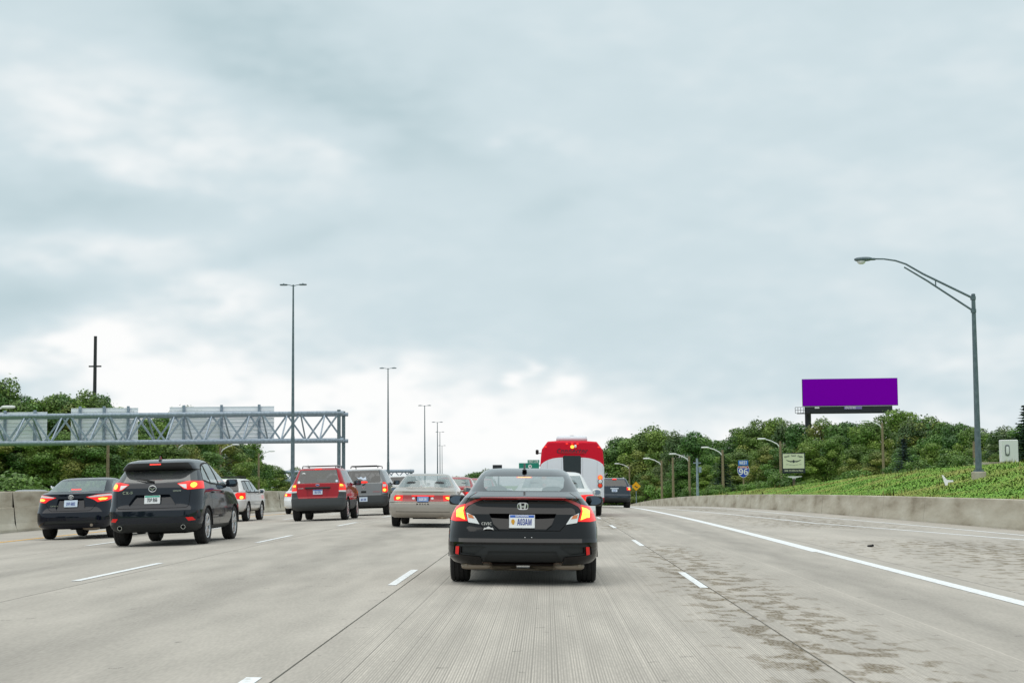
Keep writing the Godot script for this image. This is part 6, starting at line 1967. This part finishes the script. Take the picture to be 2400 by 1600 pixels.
func small_things() -> void:
	# far black billboard
	var d := 300.0
	var t := thing("far_billboard", "tiny black billboard far ahead just above the coupe roof", "billboard", Vector3(-9.2, terrain_y(-20, d), -d))
	var o := -t.position
	var s := Shape.new()
	s.box(Vector3(-9.2, 3.95, -d) + o, Vector3(1.75, 0.85, 0.3), Basis(Vector3.UP, 0.2), 0.02)
	part("panel", s.mesh(), mats.apron, t)
	var pp := Shape.new()
	pp.tube(Vector3(-9.0, road_y(-9, d) - 0.2, -d - 0.3) + o, Vector3(-9.0, 3.6, -d - 0.3) + o, 0.15, 0.15, 8)
	part("column", pp.mesh(), mats.column_black, t)
	# yellow diamond
	var y := road_y(12.5, 215.0) + 0.75
	var g := thing("warning_sign", "yellow diamond warning sign behind right wall near the SUV", "road sign", Vector3(12.75, y, -215.0))
	var p := Shape.new()
	p.box(Vector3(-0.75, 1.4, -0.03), Vector3(0.08, 2.9, 0.05))
	part("post", p.mesh(), mats.galvanised, g)
	var dm := Shape.new()
	dm.plate(pv([0, -0.62, 0.62, 0, 0, 0.62, -0.62, 0]), Vector3(-0.75, 0.47 - y, 0.02), 0.02)
	var dp := part("panel", dm.mesh(), mats.sign_yellow, g)
	var ar := Shape.new()
	ar.plate(pv([-0.25, -0.05, -0.1, 0.12, -0.02, 0.02, 0.05, -0.1, 0.2, -0.08, 0.22, -0.2, -0.02, -0.22, -0.1, -0.06]), Vector3(-0.75, 0.47 - y, 0.036), 0.01)
	part("arrow", ar.mesh(), mats.ink_dark, dp)
	# white cabinet on a block wall
	var cy := terrain_y(21.7, 75.0)
	var low := thing("low_wall", "low grey block wall under the white cabinet at right", "wall", Vector3(23.5, cy - 0.1, -75.4))
	for k in 5:
		var bl := Shape.new()
		bl.box(Vector3(-2.9 + k * 1.1, 0.14, 0), Vector3(1.08, 0.34, 0.35), Basis.IDENTITY, 0.02)
		part("block", bl.mesh(), mats.wall_concrete, low)
	var cab := thing("utility_cabinet", "white metal cabinet with oval meter window near right edge", "cabinet", Vector3(21.68, cy + 0.21, -75.4), 0.12)
	var cb := Shape.new()
	cb.box(Vector3(0, 0.52, 0), Vector3(0.82, 1.04, 0.3), Basis.IDENTITY, 0.025)
	var co := part("housing", cb.mesh(), mats.white_metal, cab)
	var ov := Shape.new()
	ov.blob(Vector3(-0.13, 0.55, 0.15), Vector3(0.12, 0.27, 0.035), 0.55, Basis.IDENTITY, 8, 14)
	part("meter_frame", ov.mesh(), mats.lamp_grey, co)
	var og := Shape.new()
	og.blob(Vector3(-0.13, 0.55, 0.17), Vector3(0.075, 0.19, 0.025), 0.6, Basis.IDENTITY, 8, 14)
	part("meter_glass", og.mesh(), mats.lens_white, co)
	# timber rail
	var ry := terrain_y(22.6, 95.0)
	var rl := thing("guard_rail", "short white rail among the weeds left of street lamp", "rail", Vector3(22.6, ry, -95.0))
	var rb := Shape.new()
	rb.box(Vector3(0, 0.28, 0), Vector3(0.98, 0.08, 0.1), Basis.IDENTITY, 0.01)
	part("rail", rb.mesh(), mats.white_metal, rl)
	for k: float in [-0.4, 0.4]:
		var po := Shape.new()
		po.box(Vector3(k, 0.1, 0), Vector3(0.07, 0.3, 0.07))
		part("post", po.mesh(), mats.wood, rl)
	# litter and scraps
	var ly := terrain_y(15.45, 62.0)
	var li := Shape.new()
	li.plate(pv([-0.2, 0.32, -0.14, 0.3, -0.02, 0.12, 0.22, 0.1, 0.22, 0.04, 0.02, 0.02, -0.02, -0.1, -0.1, -0.12]), Vector3.ZERO, 0.02, Basis(Vector3.RIGHT, -0.3))
	var lo := part("white_litter", li.mesh(), mats.white_paint, self)
	lo.position = Vector3(15.45, ly + 0.22, -62.0)
	tag(lo, "torn white plastic litter lying in the grass left of lamp footing", "litter")
	var k := 0
	for q in [[6.31, 31.5, 0.07, "dark rubber scrap lying alone on the striped gore"]]:
		var sc := Shape.new()
		sc.blob(Vector3(0, 0.02, 0), Vector3(q[2], 0.02, q[2] * 0.45), 0.8, Basis(Vector3.UP, 0.4 * k), 5, 9)
		sc.blob(Vector3(q[2] * 0.5, 0.03, 0.03), Vector3(q[2] * 0.35, 0.025, q[2] * 0.3), 0.8, Basis.IDENTITY, 5, 9)
		var so := part("rubber_scrap", sc.mesh(), mats.rubber, self)
		so.position = Vector3(q[0], road_y(q[0], q[1]), -q[1])
		tag(so, q[3], "debris")
		k += 1

func make_materials() -> void:
	mat("rubber", 0.018, 0.018, 0.019, 0.85)
	mat("alloy", 0.62, 0.63, 0.65, 0.25, 0.9)
	mat("dark_alloy", 0.3, 0.3, 0.31, 0.35, 0.8)
	mat("black_matte", 0.012, 0.012, 0.013, 0.8)
	paint("black_gloss", 0.008, 0.008, 0.009, 0.0, 0.2)
	mat("trim", 0.05, 0.05, 0.052, 0.8)
	mat("mirror", 0.22, 0.27, 0.33, 0.03, 1.0)
	mat("chrome", 0.75, 0.76, 0.78, 0.12, 1.0)
	mat("gap", 0.006, 0.006, 0.006, 0.9)
	mat("plastic", 0.013, 0.016, 0.018, 0.6)
	mat("plastic_gloss", 0.01, 0.013, 0.015, 0.45)
	mat("bumper_grey", 0.05, 0.056, 0.06, 0.65)
	glow("lens_red", 1.0, 0.02, 0.012, 0.55, 0.45, 0.01, 0.008)
	var ld := mat("lens_dark", 0.34, 0.006, 0.008, 0.15)
	ld.clearcoat_enabled = true
	mat("lens_white", 0.75, 0.77, 0.78, 0.15)
	mat("lens_amber", 0.65, 0.22, 0.08, 0.2)
	glow("brake_core", 1.0, 0.62, 0.06, 1.6)
	glow("brake_red", 1.0, 0.03, 0.015, 1.0)
	glow("brake_hot", 1.0, 0.22, 0.03, 1.2)
	glow("indicator_red", 0.8, 0.05, 0.01, 0.35, 0.4, 0.03, 0.01)
	mat("reflector", 0.75, 0.012, 0.012, 0.2)
	mat("exhaust", 0.3, 0.25, 0.2, 0.5, 0.5)
	glass("glass_clear", 0.34, 0.43, 0.44, 0.42)  # pale cyan stands in for reflected sky and dust on the panes
	glass("glass_dark", 0.014, 0.016, 0.017, 0.86).metallic_specular = 1.0
	glass("glass_pale", 0.36, 0.45, 0.47, 0.5)
	glass("glass_bus", 0.008, 0.016, 0.018, 0.97)
	glass("glass_smoke", 0.075, 0.078, 0.08, 0.9).metallic_specular = 1.0  # tinted glass with the grey cloud reflection mixed into its albedo
	mat("ink_blue", 0.02, 0.05, 0.28, 0.5)
	mat("ink_dark", 0.03, 0.04, 0.045, 0.6)
	mat("ink_soft", 0.25, 0.27, 0.25, 0.6)
	mat("plate_blue", 0.03, 0.12, 0.5, 0.4)
	mat("plate_mid", 0.16, 0.26, 0.5, 0.4)
	mat("plate_green", 0.03, 0.38, 0.27, 0.4)
	mat("plate_white", 0.78, 0.8, 0.82, 0.4)
	mat("plate_pale", 0.62, 0.72, 0.85, 0.4)
	mat("plate_orange", 0.75, 0.38, 0.03, 0.5)
	mat("white_paint", 0.8, 0.8, 0.8, 0.5)
	paint("paint_black", 0.0025, 0.0025, 0.0035, 0.0, 0.2).metallic_specular = 0.1
	paint("paint_slate", 0.009, 0.013, 0.021, 0.0, 0.35)
	paint("paint_navy", 0.004, 0.006, 0.014, 0.0, 0.3)
	paint("paint_tan", 0.38, 0.345, 0.305, 0.3, 0.4)
	paint("paint_red", 0.38, 0.008, 0.018, 0.0, 0.4)
	paint("paint_grey", 0.24, 0.245, 0.25, 0.5, 0.4)
	paint("paint_silver", 0.72, 0.73, 0.72, 0.1, 0.4)
	paint("paint_beige", 0.36, 0.335, 0.28, 0.2, 0.5)
	paint("paint_white", 0.74, 0.76, 0.78)
	paint("paint_steel", 0.035, 0.048, 0.065, 0.35, 0.35)
	paint("paint_bright_red", 0.36, 0.02, 0.022)
	mat("bus_red", 0.60, 0.012, 0.032, 0.55).metallic_specular = 0.2
	mat("bus_red_dark", 0.36, 0.01, 0.02, 0.6)
	mat("bus_white", 0.70, 0.73, 0.79, 0.5)
	mat("bus_seam", 0.4, 0.42, 0.46, 0.6)
	mat("bus_ink", 0.06, 0.015, 0.03, 0.5)
	mat("joint", 0.035, 0.033, 0.03, 0.9)
	var gal := ramp_noise(41, 0.02, 256, [[0.0, 0.19, 0.24, 0.30], [0.5, 0.27, 0.33, 0.40], [1.0, 0.36, 0.43, 0.51]], 4)
	var gm := tri_mat("galvanised", gal, 0.7, 0.5)
	gm.metallic = 0.25
	tri_mat("pole_steel", ramp_noise(51, 0.02, 256, [[0.0, 0.075, 0.115, 0.135], [0.5, 0.11, 0.155, 0.18], [1.0, 0.16, 0.21, 0.24]], 4), 0.7, 0.5)  # darkened copy of galvanised: silhouette shade against the sky put into the colour
	mat("sign_alu", 0.86, 0.89, 0.94, 0.5, 0.0)
	mat("lamp_grey", 0.16, 0.18, 0.19, 0.5)
	mat("white_metal", 0.72, 0.74, 0.74, 0.45)
	tri_mat("wood", ramp_noise(42, 0.03, 256, [[0.0, 0.15, 0.115, 0.07], [0.5, 0.23, 0.185, 0.115], [1.0, 0.32, 0.265, 0.175]], 4), 0.8, 0.9)
	tri_mat("bark", ramp_noise(43, 0.04, 256, [[0.0, 0.05, 0.04, 0.03], [1.0, 0.15, 0.12, 0.09]], 4), 1.0, 0.95)
	tri_mat("wall_concrete", ramp_noise(44, 0.009, 512, [[0.0, 0.2, 0.168, 0.118], [0.3, 0.38, 0.34, 0.268], [0.55, 0.46, 0.425, 0.345], [0.8, 0.51, 0.48, 0.40], [1.0, 0.6, 0.575, 0.5]], 6), 0.13, 0.95, ramp_noise(45, 0.05, 256, [], 4, FastNoiseLite.TYPE_SIMPLEX, true, 2.0), 0.35)
	mats.wall_concrete.uv1_scale = Vector3(0.2, 0.22, 0.055)
	tri_mat("concrete_far", ramp_noise(46, 0.01, 256, [[0.0, 0.3, 0.29, 0.26], [1.0, 0.42, 0.4, 0.36]], 5), 0.2, 0.95)
	tri_mat("line_white", ramp_noise(47, 0.05, 512, [[0.0, 0.40, 0.39, 0.36], [0.25, 0.60, 0.61, 0.60], [0.45, 0.74, 0.77, 0.79], [1.0, 0.8, 0.83, 0.85]], 5), 0.5, 0.7)
	tri_mat("line_yellow", ramp_noise(48, 0.05, 256, [[0.0, 0.5, 0.36, 0.16], [0.3, 0.74, 0.4, 0.04], [1.0, 0.82, 0.44, 0.03]], 5), 0.5, 0.7)
	tri_mat("turf", ramp_noise(49, 0.02, 512, [[0.0, 0.08, 0.17, 0.022], [0.5, 0.13, 0.25, 0.032], [1.0, 0.2, 0.26, 0.055]], 5), 0.15, 1.0)
	var bl := mat("blade", 1, 1, 1, 0.8)
	bl.vertex_color_use_as_albedo = true
	var lf := mat("leaf", 1, 1, 1, 0.6)
	lf.vertex_color_use_as_albedo = true
	lf.backlight_enabled = true
	lf.backlight = lin(0.06, 0.12, 0.02)
	mat("purple", 0.24, 0.0, 0.50, 0.6).metallic_specular = 0.1
	mat("apron", 0.02, 0.024, 0.03, 0.7)
	mat("plaque", 0.25, 0.2, 0.5, 0.5)
	mat("column_black", 0.02, 0.021, 0.026, 0.6)
	mat("sign_blue", 0.01, 0.06, 0.45, 0.4)
	mat("sign_blue2", 0.03, 0.17, 0.62, 0.4)
	mat("sign_red", 0.5, 0.02, 0.03, 0.4)
	mat("sign_green", 0.0, 0.22, 0.15, 0.4)
	mat("sign_yellow", 0.85, 0.4, 0.0, 0.4)
	mat("cream", 0.68, 0.72, 0.52, 0.6)
	mat("frame_dark", 0.02, 0.03, 0.04, 0.6)

func _ready() -> void:
	# camera
	var cam := Camera3D.new()
	cam.name = "camera"
	cam.position = EYE
	cam.rotation_order = EULER_ORDER_YXZ
	cam.rotation_degrees = Vector3(5.015, 1.1923, -0.5)
	cam.fov = 24.146
	cam.near = 0.1
	cam.far = 6000.0
	add_child(cam)
	cam.current = true
	# sky, exposure, sun behind thin cloud
	var env := Environment.new()
	env.background_mode = Environment.BG_SKY
	var sky := Sky.new()
	var sm := PanoramaSkyMaterial.new()
	sm.panorama = cloud_sky()
	sky.sky_material = sm
	env.sky = sky
	env.tonemap_mode = Environment.TONE_MAPPER_LINEAR
	env.tonemap_exposure = 1.38
	env.sdfgi_enabled = true
	env.ssao_enabled = true
	env.ssil_enabled = true
	var we := WorldEnvironment.new()
	we.environment = env
	we.name = "world_environment"
	add_child(we)
	var sun := DirectionalLight3D.new()
	sun.name = "sun"
	sun.light_energy = 0.5
	sun.light_angular_distance = 85.0
	sun.light_color = Color(1.0, 0.97, 0.93)
	sun.shadow_enabled = true
	sun.rotation_degrees = Vector3(-80, -50, 0)
	add_child(sun)
	print("sky done ", Time.get_ticks_msec())
	font_bold = SystemFont.new()
	font_bold.font_names = PackedStringArray(["Droid Sans"])
	font_bold.font_weight = 700
	font_plain = SystemFont.new()
	font_plain.font_names = PackedStringArray(["Droid Sans"])
	make_materials()
	build_ground()
	build_road()
	print("road done ", Time.get_ticks_msec())
	build_barrier("median_barrier", "tall weathered concrete barrier wall along the left side", -15.95, -1.0, 1.22, 24.0, 318.0, [const_x(-15.95)], true, mats.wall_concrete)
	var rx := [[12.95, 30.0], [12.92, 44.0], [12.55, 55.0], [12.15, 80.0], [12.1, 120.0], [12.0, 240.0]]
	build_barrier("ramp_barrier", "low concrete barrier wall below the grass bank on the right", 12.5, 1.0, 0.83, 30.0, 318.0, [poly_x(rx, 0.0)], false, mats.wall_concrete)
	# vehicles
	place_car(make_coupe(), -0.30, 18.95)
	place_car(make_dark_suv(), -7.68, 31.0)
	place_car(make_navy_sedan(), -11.22, 37.5)
	place_car(make_tan_sedan(), -3.30, 42.4)
	place_car(make_red_suv(), -7.48, 52.2)
	place_car(make_grey_suv(), -6.98, 61.0)
	place_car(make_wagon(), -11.3, 55.0)
	place_car(make_bus(), 0.94, 60.0)
	place_car(make_blue_suv(), 3.95, 93.5)
	place_car(make_white_suv(), -6.85, 76.0)
	place_car(make_plain_sedan("white_hatchback", "white car half hidden at the left of the dark red SUV", mats.paint_white, 1.46), -11.35, 74.0)
	place_car(make_plain_sedan("silver_sedan", "silver sedan mostly hidden ahead of the black coupe", mats.paint_silver, 1.44), 0.12, 33.0)
	place_car(make_plain_sedan("bright_red_sedan", "bright red car peeking out between tan sedan and black coupe", mats.paint_bright_red, 1.45), -3.55, 60.0)
	place_car(make_plain_sedan("far_red_sedan", "second red car farther ahead behind the coupe's left roof edge", mats.paint_red, 1.5), -3.2, 74.0)
	var opp := make_plain_sedan("oncoming_car", "grey car roof showing over the left barrier wall", mats.paint_grey, 1.45)
	opp.transform = Transform3D(Basis(Vector3.UP, PI), Vector3(-23.4, road_y(-16.0, 70.0) - 0.15, -74.0))
	print("cars done ", Time.get_ticks_msec())
	# posts, gantries and signs
	var k := 0
	for p in [[-16.15, 101.5, 13.95], [-16.15, 163.0, 12.93], [-16.2, 213.0, 11.46], [-17.1, 251.0, 10.65], [-21.3, 320.0, 11.27], [-24.8, 380.0, 9.9]]:
		median_lamp(p[0], p[1], p[2], ["tallest nearest twin-arm lamp post in front of the sign gantry", "second twin-arm lamp post just right of the sign gantry", "third twin-arm lamp post, behind the tan sedan", "fourth twin-arm lamp post, leftmost of the distant cluster", "fifth twin-arm lamp post, middle of the distant cluster", "sixth twin-arm lamp post, smallest and farthest"][k])
		k += 1
	big_lamp()
	gantry(-15.8, -52.0, 121.5, 2.8, 4.5, 6.57, "long steel truss gantry crossing the opposite carriageway at left", 2.95, true)
	gantry(-20.4, -40.0, 240.0, 2.0, 1.6, 2.95, "small distant truss gantry behind the grey and white SUVs", 2.4, false)
	sign_back(-45.9, -39.3, 4.45, 7.02, 124.9, "blank back of overhead sign cut by the left picture edge")
	sign_back(-37.4, -32.1, 4.35, 7.28, 124.9, "blank back of the smaller middle overhead sign on the gantry")
	sign_back(-29.6, -21.35, 4.38, 7.31, 124.9, "blank back of the widest overhead sign, right of the three")
	billboard()
	route_sign()
	shop_sign()
	exit_sign()
	small_things()
	for p in [[21.9, 150.0, 5.0, "wooden lamp post with white arm beside the cream signboard"], [17.6, 160.0, 4.45, "wooden lamp post with white arm left of the interstate shield"], [15.15, 170.0, 4.0, "third wooden lamp post leftwards from the interstate shield"], [13.3, 185.0, 3.75, "fourth wooden lamp post leftwards from the interstate shield"], [12.85, 248.0, 3.85, "small wooden lamp post above the yellow diamond sign"], [34.6, 165.0, 7.16, "wooden lamp post rising under the purple billboard"]]:
		wood_lamp(p[0], p[1], p[2], p[3], -1.0, false, 2.1 if p[1] < 240 else 2.3)
	wood_lamp(11.5, 288.0, 4.2, "grey metal lamp post seen just right of the bus", -1.0, true, 1.6)
	for p in [[-35.3, 128.0, 5.2, "wooden lamp post below the gantry left of the dark crossover roof"], [-34.8, 150.0, 5.3, "wooden lamp post right behind the dark crossover roof"], [-34.8, 170.0, 5.4, "wooden lamp post among trees above the silver wagon"], [-36.1, 200.0, 5.3, "farthest left lamp post against the pale sky"], [-32.2, 90.0, 5.7, "lamp post at the left picture edge above the gantry"]]:
		wood_lamp(p[0], p[1], p[2], p[3], 1.0, false, 2.0)
	bare_pole(14.05, 178.0, 3.73, "bare wooden pole between two roadside lamps", mats.wood, 0.0)
	bare_pole(15.8, 168.0, 3.5, "pale grey utility pole in front of the dark spruce", mats.galvanised, 0.8)
	bare_pole(24.0, 90.0, 3.25, "pale wooden pole just left of the tall steel lamp", mats.wood, 0.0)
	var mp := thing("mast", "dark green mast with one crossbar above the left trees", "mast", Vector3(-48.4, terrain_y(-48.4, 170.0), -170.0))
	var mh := 17.2 - terrain_y(-48.4, 170.0)
	var ms := Shape.new()
	ms.tube(Vector3.ZERO, Vector3(0, mh, 0), 0.24, 0.17, 12)
	part("pole", ms.mesh(), mats.column_black, mp)
	var mb := Shape.new()
	mb.box(Vector3(0, mh - 3.25, 0), Vector3(1.35, 0.16, 0.16), Basis.IDENTITY, 0.02)
	part("crossbar", mb.mesh(), mats.column_black, mp)
	plant_trees()
	print("trees done ", Time.get_ticks_msec())
	build_grass()
	print("all done ", Time.get_ticks_msec())
